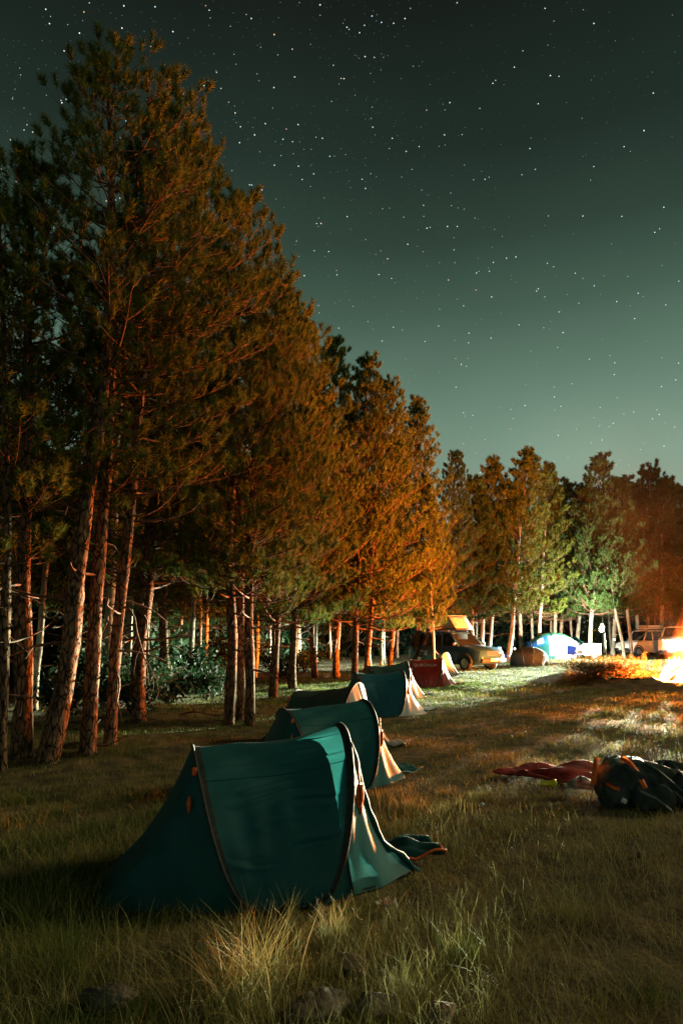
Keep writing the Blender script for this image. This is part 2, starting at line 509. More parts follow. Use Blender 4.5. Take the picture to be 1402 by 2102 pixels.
# ------------------------------------------------------------------ stars
def make_stars():
    rng = np.random.default_rng(7)
    R = 3000.0
    C, S, W = [], [], []
    bright = [(1055, 137, 1.0), (1129, 154, 1.3), (1340, 190, 1), (1087, 304, 1.2), (912, 276, 1.2), (805, 283, 1), (765, 260, 1), (918, 464, 1.3), (938, 464, .8),
              (1039, 529, 1), (1012, 538, 1), (920, 574, 1.3), (1309, 601, 1.2), (1265, 618, 1), (1155, 682, 1.2), (807, 671, .8), (1343, 476, .8), (995, 367, .8),
              (750, 386, .8), (743, 367, .7), (831, 37, .9), (783, 45, .9), (1218, 47, 1), (1118, 16, .8), (1218, 341, .7), (1104, 212, .8), (1011, 170, .8), (712, 55, .9),
              (255, 11, 1), (319, 13, 1), (164, 67, 1.1), (516, 37, 1), (563, 70, 1.3), (657, 9, 1.2), (128, 210, 1.2), (370, 163, 1), (523, 276, 1.2), (492, 292, 1),
              (581, 285, 1.1), (612, 255, 1), (545, 253, 1), (483, 231, 1), (677, 320, .9), (644, 356, .9), (517, 379, .8), (538, 389, .8), (508, 440, 1), (510, 462, .9),
              (659, 458, 1.1), (650, 458, .7), (536, 552, 1.1), (571, 581, 1), (593, 583, .9), (68, 270, .9), (962, 683, .9), (961, 703, .8), (1261, 744, .9), (1260, 768, .8),
              (1386, 779, .9), (1137, 814, .9), (1300, 845, .8), (1352, 850, 1), (970, 852, .8), (1258, 868, .8), (985, 970, 1.1), (1237, 930, 1.1), (1362, 915, 1.1), (1145, 893, .9),
              (95, 18, .8), (430, 20, .6), (600, 100, .6), (872, 700, .7), (1180, 560, .6), (700, 160, .6), (860, 300, .6), (1280, 300, .6)]
    for x, y, s in bright:
        d = np.array(ray(x, y)); d /= np.linalg.norm(d)
        C.append(d); S.append(2.1 * (0.75 + 0.35 * s)); W.append(1.0)
    n = 40000
    v = rng.normal(size=(n, 3)); v[:, 2] = np.abs(v[:, 2]); v /= np.linalg.norm(v, axis=1)[:, None]
    mag = rng.random(n) ** 7
    # a looser band of faint stars crosses the sky on the left
    band = np.abs(v @ np.array([0.80, -0.25, 0.55]))
    keep = rng.random(n) < np.where(band < 0.28, 1.0, 0.45)
    keep &= (v[:, 2] > 0.12)
    for d, m_ in zip(v[keep], mag[keep]):
        C.append(d); S.append(1.2 + 1.3 * m_); W.append(0.09 + 0.9 * m_)
    C, S, W = np.array(C), np.array(S), np.array(W)
    octv = np.array([[0, 0, 1.25], [1.2, 0, -.4], [-.6, 1.05, -.4], [-.6, -1.05, -.4]], float)
    octf = np.array([[0, 1, 2], [0, 2, 3], [0, 3, 1], [1, 3, 2]])
    V = (C[:, None, :] * R + octv[None] * S[:, None, None] * (R / 3000.0) ).reshape(-1, 3)
    F = (octf[None] + (np.arange(len(C)) * 4)[:, None, None]).reshape(-1, 3)
    m, nn, l = new_mat('starlight')
    out = nn.new('ShaderNodeOutputMaterial'); e = nn.new('ShaderNodeEmission')
    a = nn.new('ShaderNodeAttribute'); a.attribute_name = 'tone'
    g = nn.new('ShaderNodeNewGeometry'); rp = nn.new('ShaderNodeValToRGB')
    rp.color_ramp.elements[0].color = (1.0, 0.58, 0.25, 1)
    rp.color_ramp.elements[1].color = (0.50, 0.85, 1.0, 1)
    k = rp.color_ramp.elements.new(0.15); k.color = (1, 0.98, 0.9, 1)
    l.new(g.outputs['Random Per Island'], rp.inputs[0]); l.new(rp.outputs[0], e.inputs['Color'])
    mu = nn.new('ShaderNodeMath'); mu.operation = 'MULTIPLY'; mu.inputs[1].default_value = 1.5
    l.new(a.outputs['Fac'], mu.inputs[0]); l.new(mu.outputs[0], e.inputs['Strength'])
    l.new(e.outputs[0], out.inputs[0])
    m.cycles.emission_sampling = 'NONE'
    o = bpy.data.objects.new('stars', np_mesh('stars', V, F, m, False, np.repeat(W, 4)))
    link(o)
    tag(o, 'scattered stars across the dark green night sky', 'stars', None, 'stuff')


make_stars()


# ------------------------------------------------------------------ pines
def needles(C, D, rng, K, lt, nl, nw, spread=(30, 65)):
    """tufts: C centres, D unit axes -> triangle soup"""
    N = len(C)
    C = np.repeat(C, K, 0); D = np.repeat(D, K, 0)
    n = N * K
    r = rng.normal(size=(n, 3))
    perp = r - D * np.sum(r * D, 1)[:, None]
    perp /= np.linalg.norm(perp, axis=1)[:, None] + 1e-9
    al = np.radians(rng.uniform(spread[0], spread[1], n))[:, None]
    nd = D * np.cos(al) + perp * np.sin(al)
    base = C + D * (rng.random(n) * lt)[:, None]
    side = np.cross(nd, rng.normal(size=(n, 3)))
    side /= np.linalg.norm(side, axis=1)[:, None] + 1e-9
    L = (nl * rng.uniform(0.7, 1.15, n))[:, None]
    V = np.empty((n, 3, 3))
    V[:, 0] = base - side * nw / 2
    V[:, 1] = base + side * nw / 2
    V[:, 2] = base + nd * L
    return V.reshape(-1, 3), np.arange(n * 3).reshape(-1, 3)


def pine_parts(seed, H, trunk, z0, Rmax, whorl=0.5, nb=(4, 6), K=20, lt=0.22, nl=0.13, nw=0.008, step=0.2,
               dead=(1.0, 6), bark='bark', needle='needle', rot_bias=None, shape=0.75, sparse=0.0, sides=9):
    """returns three meshes: trunk, branches, crown.  trunk: list of (x,y,z,r)"""
    rnd = random.Random(seed)
    rng = np.random.default_rng(seed)
    T = np.array(trunk, float)

    def tp(z):
        return Vector((np.interp(z, T[:, 2], T[:, 0]), np.interp(z, T[:, 2], T[:, 1]), z)), float(np.interp(z, T[:, 2], T[:, 3]))
    mt = MB()
    zs = np.linspace(-0.15, H, 30 if sides < 12 else 90)
    pts, rad = [], []
    for z in zs:
        p, r = tp(max(z, 0)); p.z = z
        wob = 0.25 * r
        p += Vector((wob * math.sin(z * 1.7 + seed), wob * math.cos(z * 1.3 + seed * 2), 0))
        pts.append(p); rad.append(r * (1.0 + 0.05 * math.sin(z * 5 + seed)) * (1.25 if z < 0.0 else 1.0 + 0.15 * math.exp(-max(z, 0) * 4)))
    mt.tube(pts, rad, sides)
    if sides >= 12:      # near trunks: ridged bark and knots
        from mathutils import noise
        for i_, v_ in enumerate(mt.v):
            c_ = pts[min(i_ // sides, len(pts) - 1)]
            d_ = Vector(v_) - c_
            a_ = math.atan2(d_.y, d_.x)
            k_ = 1 + .16 * noise.noise(Vector((math.cos(a_) * 2.2, math.sin(a_) * 2.2, c_.z * 1.1 + seed))) + .10 * noise.noise(Vector((math.cos(a_) * 5, math.sin(a_) * 5, c_.z * 3.5 + seed)))
            mt.v[i_] = tuple(c_ + d_ * k_)
    mb = MB()
    Cc, Dd = [], []
    z = z0
    while z < H - 0.15:
        u = (z - z0) / (H - z0)
        n = rnd.randint(*nb)
        a0 = rnd.random() * 6.28
        Rz = Rmax * (1 - u) ** shape * min(1.0, 0.62 + 2.2 * u) + 0.18
        for i in range(n):
            if rnd.random() < sparse * (1 - u): continue
            az = a0 + i * 6.283 / n + rnd.uniform(-0.35, 0.35)
            L = Rz * rnd.uniform(0.6, 1.18)
            if rot_bias is not None:
                L *= 1.0 + rot_bias[1] * math.cos(az - rot_bias[0])
            p0, r0 = tp(z + rnd.uniform(-0.12, 0.12))
            h = Vector((math.cos(az), math.sin(az), 0))
            a = -0.12 + 0.75 * u + rnd.uniform(-0.12, 0.15)
            b = 0.30 + rnd.uniform(-0.1, 0.2)
            sw = rnd.uniform(-0.25, 0.25)
            side = Vector((-h.y, h.x, 0))

            def bp(t):
                return p0 + h * (L * t) + side * (sw * L * t * t) + Vector((0, 0, L * (a * t + b * t * t)))
            br = max(0.008, r0 * 0.32 * rnd.uniform(0.7, 1.1))
            bpts = [bp(k / 6) for k in range(7)]
            mb.tube(bpts, [br * (1 - 0.85 * k / 6) for k in range(7)], 5, False)
            t = 0.30 + 0.1 * rnd.random()
            while t < 1.0:
                q = bp(t)
                fw = (bp(min(1, t + .02)) - bp(t - .02)).normalized()
                for s in (-1, 1):
                    if rnd.random() < 0.18: continue
                    sl = (0.22 + 0.42 * (1 - t)) * min(1.0, L / 1.4) * rnd.uniform(0.6, 1.25)
                    sd = (fw * 0.75 + side * s * rnd.uniform(0.5, 1.1) + Vector((0, 0, rnd.uniform(0.1, 0.65)))).normalized()
                    e = q + sd * sl
                    mb.tube([q, (q + e) / 2 + Vector((0, 0, -0.02)), e], [br * 0.3, br * 0.22, 0.004], 3, False)
                    m = max(1, int(sl / 0.20))
                    for k in range(m):
                        c = q + sd * (sl * (k + 1) / m)
                        tip = (sd * 0.6 + Vector((rnd.uniform(-.5, .5), rnd.uniform(-.5, .5), 0.95 + 0.3 * u))).normalized()
                        Cc.append(c); Dd.append(tip)
                t += step / max(L, 0.4) * rnd.uniform(0.7, 1.3)
            for k in range(2):
                tip = ((bp(1) - bp(.9)).normalized() + Vector((rnd.uniform(-.4, .4), rnd.uniform(-.4, .4), 0.6))).normalized()
                Cc.append(bp(1)); Dd.append(tip)
        z += whorl * rnd.uniform(0.75, 1.35) * (1.0 - 0.35 * u)
    ptop, _ = tp(H)
    for k in range(5):
        Cc.append(ptop + Vector((0, 0, -0.12 * k))); Dd.append(Vector((rnd.uniform(-.3, .3), rnd.uniform(-.3, .3), 1)).normalized())
    # bare dead branches below the crown
    for k in range(dead[1]):
        zz = rnd.uniform(dead[0], z0 + 1.0)
        p0, r0 = tp(zz)
        az = rnd.random() * 6.28
        L = rnd.uniform(0.3, 1.2)
        h = Vector((math.cos(az), math.sin(az), 0))
        dz = rnd.uniform(-0.5, 0.35)
        pp = [p0 + h * (L * t) + Vector((rnd.uniform(-.04, .04), rnd.uniform(-.04, .04), L * dz * t * t)) for t in (0, .25, .5, .75, 1)]
        mb.tube(pp, [r0 * .2 * (1 - .8 * t) + .003 for t in (0, .25, .5, .75, 1)], 4, False)
        for j in range(2):
            q = pp[2 + j]
            e = q + Vector((rnd.uniform(-.3, .3), rnd.uniform(-.3, .3), rnd.uniform(-.3, .1)))
            mb.tube([q, e], [0.006, 0.003], 3, False)

    def mesh(b, name, mat):
        me = bpy.data.meshes.new(name)
        me.from_pydata(b.v, [], b.f)
        me.polygons.foreach_set('use_smooth', [True] * len(me.polygons))
        me.materials.append(M[mat]); me.update()
        return me
    C = np.array([tuple(c) for c in Cc]); D = np.array([tuple(d) for d in Dd])
    V, F = needles(C, D, rng, K, lt, nl, nw)
    return mesh(mt, 'trunk', bark), mesh(mb, 'branches', 'twig'), np_mesh('crown', V, F, M[needle])


def put_tree(name, parts, loc, rot, scale, label, group):
    root = empty(name, loc)
    root.rotation_mode = 'QUATERNION'
    root.rotation_quaternion = rot
    root.scale = scale
    for nm, me in zip(('trunk', 'branches', 'crown'), parts):
        o = bpy.data.objects.new(nm, me)
        link(o, root)
        if nm != 'trunk': o['kind'] = 'stuff'
    tag(root, label, 'pine tree', group)
    return root


FRONT = 'pines along the forest edge'
BACK = 'pines deeper in the forest'
IDQ = Matrix.Identity(3).to_quaternion()

# near pines: the trunk follows the photographed lean
NEAR = [
    # trunk pixels, distance, base radius, crown start, crown radius, whorl, sparse, label, bias
    ([(100, 1560), (135, 1340), (170, 1100), (203, 860), (228, 640), (232, 430), (226, 260), (218, 118)], 9.06, 0.125, 5.2, 2.15, 0.36, 0.10,
     'tallest leaning pine with a long orange lit trunk near the left edge', (0.7, 0.25)),
    ([(40, 1560), (47, 1300), (52, 1050), (60, 820), (66, 580), (60, 335)], 9.3, 0.125, 3.4, 1.9, 0.45, 0.2,
     'thick dark pine second from the left edge of the photo', (1.9, 0.4)),
    ([(178, 1548), (197, 1300), (212, 1060), (240, 700), (272, 460), (285, 310)], 9.5, 0.10, 3.4, 1.6, 0.40, 0.2,
     'leaning pine just right of the tallest pine, orange on its right side', (1.2, 0.5)),
    ([(224, 1536), (245, 1300), (262, 1120), (300, 700), (325, 400), (340, 205)], 9.9, 0.082, 3.1, 1.6, 0.40, 0.15,
     'slim pine leaning right with a drooping bare branch', (0.9, 0.5)),
    ([(286, 1480), (291, 1330), (310, 1080), (350, 700), (380, 470), (400, 300)], 12.6, 0.125, 2.4, 1.9, 0.40, 0.1,
     'stout pine with a reddish trunk behind the drooping bare branch', None),
    ([(8, 1590), (10, 1300), (12, 1000), (6, 700), (2, 420)], 8.7, 0.06, 2.6, 1.4, 0.55, 0.25,
     'thin dark pine cut by the left edge of the photo', None),
    ([(472, 1480), (474, 1330), (472, 1100), (480, 800), (492, 600), (488, 405)], 12.8, 0.092, 2.3, 1.8, 0.38, 0.05,
     'leftmost trunk of the pine trio behind the nearest tent', (0.0, 0.2)),
    ([(492, 1478), (495, 1330), (497, 1100), (470, 800), (452, 530)], 13.1, 0.072, 2.4, 1.6, 0.42, 0.05,
     'middle trunk of the pine trio behind the nearest tent', None),
    ([(511, 1480), (513, 1330), (512, 1100), (530, 850), (548, 570)], 12.7, 0.088, 2.3, 1.8, 0.38, 0.0,
     'rightmost trunk of the pine trio behind the nearest tent', (0.0, 0.2)),
]
for i, (px, Yd, r0, zc, Rm, wh, sp, lab, bias) in enumerate(NEAR):
    pts = [at(x, y, Yd) for x, y in px]
    base = Vector((pts[0].x, Yd, gh(pts[0].x, Yd)))
    Ht = pts[-1].z - base.z
    rows = []
    for p in pts:
        z = max(0.0, p.z - base.z)
        rows.append((p.x - base.x, 0.06 * math.sin(z * 0.7 + i), z, r0 * (1 - 0.88 * (z / Ht) ** 1.1) + 0.008))
    rows[0] = (0, 0, 0, r0)
    parts = pine_parts(100 + i, Ht, rows, zc, Rm, wh, (5, 7), 62, 0.16, 0.115, 0.0120, 0.18, (0.9, 10), 'bark', 'needle', bias, 0.85, sp, 20)
    tr = put_tree('pine_tree', parts, base, IDQ, (1, 1, 1), lab, FRONT)
    if 'drooping' in lab and 'slim' in lab:
        def loc_(x, y, dy=0.0):
            q_ = at(x, y, Yd - .15 + dy); return q_ - base
        mb = MB()
        mb.tube([loc_(253, 1245, .15), loc_(266, 1250), loc_(277, 1268), loc_(282, 1300), loc_(290, 1325), loc_(297, 1350), loc_(303, 1378), loc_(307, 1408)], [.018, .016, .014, .012, .010, .008, .006, .003], 6)
        mb.tube([loc_(290, 1325), loc_(280, 1350, -.1), loc_(275, 1385, -.1)], [.007, .005, .002], 5)
        mb.tube([loc_(297, 1350), loc_(310, 1372), loc_(322, 1395), loc_(326, 1418)], [.007, .005, .004, .002], 5)
        mb.tube([loc_(303, 1378), loc_(298, 1400), loc_(299, 1430)], [.005, .004, .002], 5)
        mb.tube([loc_(282, 1300), loc_(272, 1330, .1), loc_(262, 1352, .1)], [.007, .005, .002], 5)
        mb.tube([loc_(310, 1372), loc_(316, 1400), loc_(315, 1424)], [.004, .003, .002], 5)
        db = mb.build('dead_branch', M['twig'], tr); db['label'] = 'bare drooping branch with forked twigs'

# shared kinds for the rest
HV = 12.0


def kind_trunk(seed, r):
    rnd = random.Random(seed)
    a, b = rnd.uniform(-.12, .12), rnd.uniform(-.12, .12)
    return [(a * math.sin(k * 0.9), b * math.sin(k * 0.7 + 1) - b * math.sin(1), k * HV / 8, r * (1 - 0.88 * (k / 8) ** 1.1) + 0.008) for k in range(9)]


EDGE = [pine_parts(200 + k, HV, kind_trunk(200 + k, 0.13), (2.2, 2.4, 2.0, 2.6)[k], (2.8, 2.5, 3.0, 2.4)[k], 0.42, (6, 7), 46, 0.19, 0.165, 0.025, 0.235,
                   (1.0, 7), 'bark', ('needle', 'needle', 'needle', 'needle_dark')[k], None, 0.88, 0.05, 9) for k in range(4)]
FAR = [pine_parts(300 + k, HV, kind_trunk(300 + k, 0.14), (2.7, 3.2, 2.6)[k], (2.5, 2.5, 2.7)[k], 0.46, (6, 7), 32, 0.25, 0.23, 0.044, 0.28,
                  (1.5, 8), 'bark_pale', ('needle', 'needle_dark', 'needle_dark')[k], None, 0.8, 0.05, 8) for k in range(3)]  # darker needles on two kinds stand in for weaker firelight far right
DEEP = [pine_parts(400 + k, HV, kind_trunk(400 + k, 0.11), 3.1 + .6 * k, 1.8, 0.62, (4, 6), 10, 0.36, 0.28, 0.045, 0.36,
                   (1.2, 5), 'bark_pale', 'needle_dark', None, 0.6, 0.1, 7) for k in range(2)]


def lean_tree(kind, bx, Yd, tx, ty, width, seed, label, group=FRONT, thick=1.0):
    """stand a pine of one kind at pixel column bx, Yd metres off, its tip at pixel tx, ty"""
    top = at(tx, ty, Yd)
    x0 = (bx - CX) / FPX * (Yd * CS + (0 - H_EYE) * SN)
    base = Vector((x0, Yd, gh(x0, Yd)))
    v = top - base
    q = Vector((0, 0, 1)).rotation_difference(v.normalized())
    s = v.length / HV
    rz = Matrix.Rotation(random.Random(seed).random() * 6.28, 3, 'Z').to_quaternion()
    return put_tree('pine_tree', kind, base, q @ rz, (s * width, s * width, s), label, group)


rows = [
    (EDGE[1], 338, 19.0, 335, 560, .9, 'pale thin pine standing alone behind the drooping bare branch'),
    (EDGE[0], 560, 18.0, 578, 600, .9, 'orange needled pine stepping down right of the pine trio'),
    (EDGE[2], 602, 21.0, 622, 668, .9, 'yellow green pine whose tip just clears the slope of crowns'),
    (EDGE[3], 645, 26.5, 640, 800, .9, 'pale trunked pine left of the fourth tent roof'),
    (EDGE[1], 690, 26.2, 684, 705, .85, 'dark topped pine in the middle with a pale straight trunk'),
    (EDGE[0], 728, 24.6, 758, 742, .85, 'orange trunked pine above the fourth tent'),
    (EDGE[2], 752, 25.6, 797, 785, .85, 'pine leaning right with an orange forked trunk'),
    (EDGE[1], 800, 28.5, 815, 905, .95, 'short bright orange pine left of the red tent'),
    (EDGE[0], 856, 33.5, 854, 826, .8, 'pointed reddish pine with a narrow tip right of the middle'),
    (FAR[0], 893, 27.5, 872, 985, .62, 'small glowing orange pine in front of the camper van'),
    (EDGE[3], 925, 38.0, 938, 930, .85, 'rounded red brown pine right of the pointed pine'),
    (FAR[0], 985, 43.0, 1013, 952, .9, 'flat topped red pine with a bare leader behind the camper van'),
    (FAR[1], 1002, 45.0, 1040, 990, .85, 'pale twin trunked pine beside the camper van hood'),
    (FAR[0], 1043, 42.0, 1084, 935, .95, 'tall dark topped pine with an orange white trunk left of the dome tent'),
    (FAR[0], 1105, 47.0, 1125, 965, .85, 'pine behind the grey dome tent'),
    (FAR[1], 1150, 53.0, 1162, 990, .85, 'low dark pine behind the blue family tent'),
    (FAR[2], 1207, 47.0, 1232, 940, .85, 'broad pine standing right behind the family tent'),
    (FAR[1], 1281, 46.5, 1222, 1010, .8, 'pine leaning left beside the white off-road car'),
    (FAR[1], 1296, 47.5, 1266, 985, .8, 'pale trunked pine at the nose of the white off-road car'),
    (FAR[2], 1330, 54.0, 1335, 960, .9, 'tall pine above the white off-road car'),
    (FAR[1], 1372, 56.0, 1390, 1000, .9, 'dim pine behind the smoke at the right edge'),
    (FAR[2], 965, 41.0, 972, 985, .9, 'dark pine filling the gap above the camper van nose'),
    (FAR[1], 1070, 50.0, 1058, 1000, 1.0, 'low dark pine behind the tall dark topped far pine'),
    (FAR[2], 1135, 50.5, 1143, 1005, 1.0, 'dim pine between the dome tent and the family tent'),
    (FAR[1], 1185, 52.0, 1196, 1002, 1.0, 'dim rounded pine left of the broad pine behind the family tent'),
    (FAR[2], 1255, 53.0, 1280, 985, 1.0, 'dim pine right of the broad pine behind the family tent'),
    (FAR[1], 1310, 55.0, 1300, 995, 1.0, 'dim pine between the leaning far pines and the tall right pine'),
    (FAR[2], 1352, 52.0, 1364, 985, 1.0, 'dim pine rising behind the roof of the parked pale car'),
    (FAR[2], 1440, 54.0, 1450, 985, .9, 'pine just cut by the right edge behind the smoke'),
]
for i, (kd, bx, Yd, tx, ty, w, lab) in enumerate(rows):
    lean_tree(kd, bx, Yd, tx, ty, w, 500 + i, lab)

# trunks deeper in the wood
rnd = random.Random(11)
edge = [(-7.5, 4.0), (-5.2, 9.5), (-3.0, 14.0), (-1.6, 21.0), (-0.6, 28.0), (3.0, 36.0), (9.0, 47.0), (22.0, 54.0), (34.0, 55.0)]
spots = []
tries = 0
while len(spots) < 70 and tries < 6000:
    tries += 1
    k = rnd.randrange(len(edge) - 1)
    t = rnd.random()
    ax_, ay_ = edge[k]; bx_, by_ = edge[k + 1]
    px_, py_ = ax_ + (bx_ - ax_) * t, ay_ + (by_ - ay_) * t
    nx_, ny_ = -(by_ - ay_), (bx_ - ax_)
    ln = math.hypot(nx_, ny_)
    off = rnd.uniform(0.8, 11.0)
    x, y = px_ + nx_ / ln * off, py_ + ny_ / ln * off
    if y < 13 or abs(x) > 0.56 * y + 1.5: continue
    if any((x - a) ** 2 + (y - b) ** 2 < 1.1 ** 2 for a, b in spots): continue
    spots.append((x, y))
ORD = 'first second third fourth fifth sixth seventh eighth ninth tenth eleventh twelfth thirteenth fourteenth fifteenth sixteenth seventeenth eighteenth nineteenth twentieth'.split()
ORD += ['twenty-' + o for o in ORD[:9]]
spots.sort(key=lambda q: q[0] / q[1])
zones = [(-9, -.17, 'from the left edge, back in the wood'), (-.17, .02, 'right of the pine trio, back in the wood'),
         (.02, .22, 'right of the dark topped middle pine, back'), (.22, 9, 'right of the dark blue car, far back')]
cnt = [0] * 4
for i, (x, y) in enumerate(spots):
    zi = [k for k, z_ in enumerate(zones) if z_[0] <= x / y < z_[1]][0]
    cnt[zi] += 1
    dlab = ORD[min(cnt[zi], len(ORD)) - 1] + ' slim pine trunk ' + zones[zi][2]
    hgt = rnd.uniform(7.2, 9.8)
    s = hgt / HV
    q = Euler((rnd.uniform(-.03, .03), rnd.uniform(-.03, .03), rnd.random() * 6.28)).to_quaternion()
    put_tree('pine_tree', DEEP[i % 2], (x, y, gh(x, y)), q, (s * rnd.uniform(.9, 1.5), s * rnd.uniform(.9, 1.5), s),
             dlab, BACK)


# ------------------------------------------------------------------ undergrowth and far wood
def leaf_cloud(C, size, rng):
    n = len(C)
    a = rng.normal(size=(n, 3)); a /= np.linalg.norm(a, axis=1)[:, None]
    b = np.cross(a, rng.normal(size=(n, 3))); b /= np.linalg.norm(b, axis=1)[:, None] + 1e-9
    s = (size * rng.uniform(0.6, 1.2, n))[:, None]
    V = np.empty((n, 4, 3))
    V[:, 0] = C - a * s; V[:, 1] = C + b * s * 0.42; V[:, 2] = C + a * s; V[:, 3] = C - b * s * 0.42
    return V.reshape(-1, 3), np.arange(n * 4).reshape(-1, 4)


def shrub(x, y, h, w, seed, label):
    rng = np.random.default_rng(seed); r_ = random.Random(seed)
    root = empty('shrub', (x, y, gh(x, y)))
    st = MB(); C = []
    for k in range(11):
        az = r_.random() * 6.28
        e = Vector((math.cos(az) * w * r_.uniform(.3, 1), math.sin(az) * w * r_.uniform(.3, 1), h * r_.uniform(.6, 1)))
        mid = Vector((e.x * .35, e.y * .35, e.z * .6))
        st.tube([(0, 0, -.03), mid, e], [0.018, 0.011, 0.004], 5, False)
        for j in range(110):
            t = r_.uniform(.35, 1.05)
            p = Vector((0, 0, 0)).lerp(mid, min(1, t * 2)) if t < .5 else mid.lerp(e, (t - .5) * 2)
            C.append(tuple(p + Vector((r_.gauss(0, .13), r_.gauss(0, .13), r_.gauss(0, .13)))))
    st.build('stem', M['twig'], root)
    V, F = leaf_cloud(np.array(C), 0.07, rng)
    link(bpy.data.objects.new('foliage', np_mesh('foliage', V, F, M['leaf'])), root)
    tag(root, label, 'shrub', 'undergrowth at the forest edge')


p = gp(440, 1400); shrub(p.x, p.y + 1.5, 1.5, 0.9, 31, 'dark green leafy shrub just left of the pine trio')
p = gp(385, 1425); shrub(p.x, p.y + 1.0, 1.3, 0.8, 32, 'dark green sapling shrub beside the pale lone pine')
p = gp(560, 1385); shrub(p.x - .8, p.y, 1.4, 1.0, 33, 'dim shrub behind the trunks right of the pine trio')
p = gp(160, 1500); shrub(p.x - .6, p.y + 2.5, 1.3, 0.9, 34, 'dim shrub between the two leaning left pines')


for k_, (sx_, sy_, dy_, sh_, sw_, lb_) in enumerate((
        (60, 1505, 1.6, .9, .8, 'low dark shrub between the two leftmost pines'), (330, 1462, .6, .8, .8, 'low dark shrub at the foot of the stout reddish pine'),
        (420, 1440, .3, .9, .9, 'low dark shrub in front of the leafy shrub by the pine trio'), (240, 1505, 1.4, .8, .8, 'low dark shrub behind the slim leaning pine'),
        (575, 1400, .0, 1.0, 1.0, 'low dark shrub above the second tent roof'), (622, 1385, .8, .9, .9, 'low dark shrub above the third tent roof'),
        (130, 1490, 2.2, 1.1, .9, 'low dark shrub behind the tallest pine'))):
    p = gp(sx_, sy_); shrub(p.x, p.y + dy_, sh_, sw_, 60 + k_, lb_)


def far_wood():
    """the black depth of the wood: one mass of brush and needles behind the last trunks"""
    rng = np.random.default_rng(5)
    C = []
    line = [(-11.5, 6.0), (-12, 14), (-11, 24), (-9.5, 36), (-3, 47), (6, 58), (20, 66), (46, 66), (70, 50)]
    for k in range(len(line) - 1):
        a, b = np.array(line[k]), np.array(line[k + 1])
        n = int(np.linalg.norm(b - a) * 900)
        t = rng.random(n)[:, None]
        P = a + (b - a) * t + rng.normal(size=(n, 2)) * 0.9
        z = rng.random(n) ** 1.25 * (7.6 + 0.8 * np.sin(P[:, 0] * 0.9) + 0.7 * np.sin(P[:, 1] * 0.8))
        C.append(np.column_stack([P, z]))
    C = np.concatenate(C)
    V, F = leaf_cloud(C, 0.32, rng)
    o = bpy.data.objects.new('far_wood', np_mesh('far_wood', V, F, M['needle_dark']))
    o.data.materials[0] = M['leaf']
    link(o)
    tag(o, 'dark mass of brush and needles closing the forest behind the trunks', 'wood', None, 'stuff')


far_wood()


# ------------------------------------------------------------------ pop-up tents
def hoop(s, xf, xt, W, Hh, p=0.6):
    q = math.sin(math.pi * s)
    return Vector((xf + (xt - xf) * q ** p, -W * math.cos(math.pi * s), Hh * q ** 0.92))


def base_line(s, xf, xe, W, we):
    """ground line from the near hoop foot round the end of the tent to the far foot"""
    k = [(0.0, (xf, -W)), (0.22, (xf + (xe - xf) * .60, -W * (.80 if xe < 0 else .66))), (0.36, (xe, -we)), (0.64, (xe, we)), (0.78, (xf + (xe - xf) * .60, W * (.80 if xe < 0 else .66))), (1.0, (xf, W))]
    for (a, p), (b, q) in zip(k, k[1:]):
        if a <= s <= b:
            t = (s - a) / (b - a)
            return Vector((p[0] + (q[0] - p[0]) * t, p[1] + (q[1] - p[1]) * t, 0.0))
    return Vector((xf, W, 0))


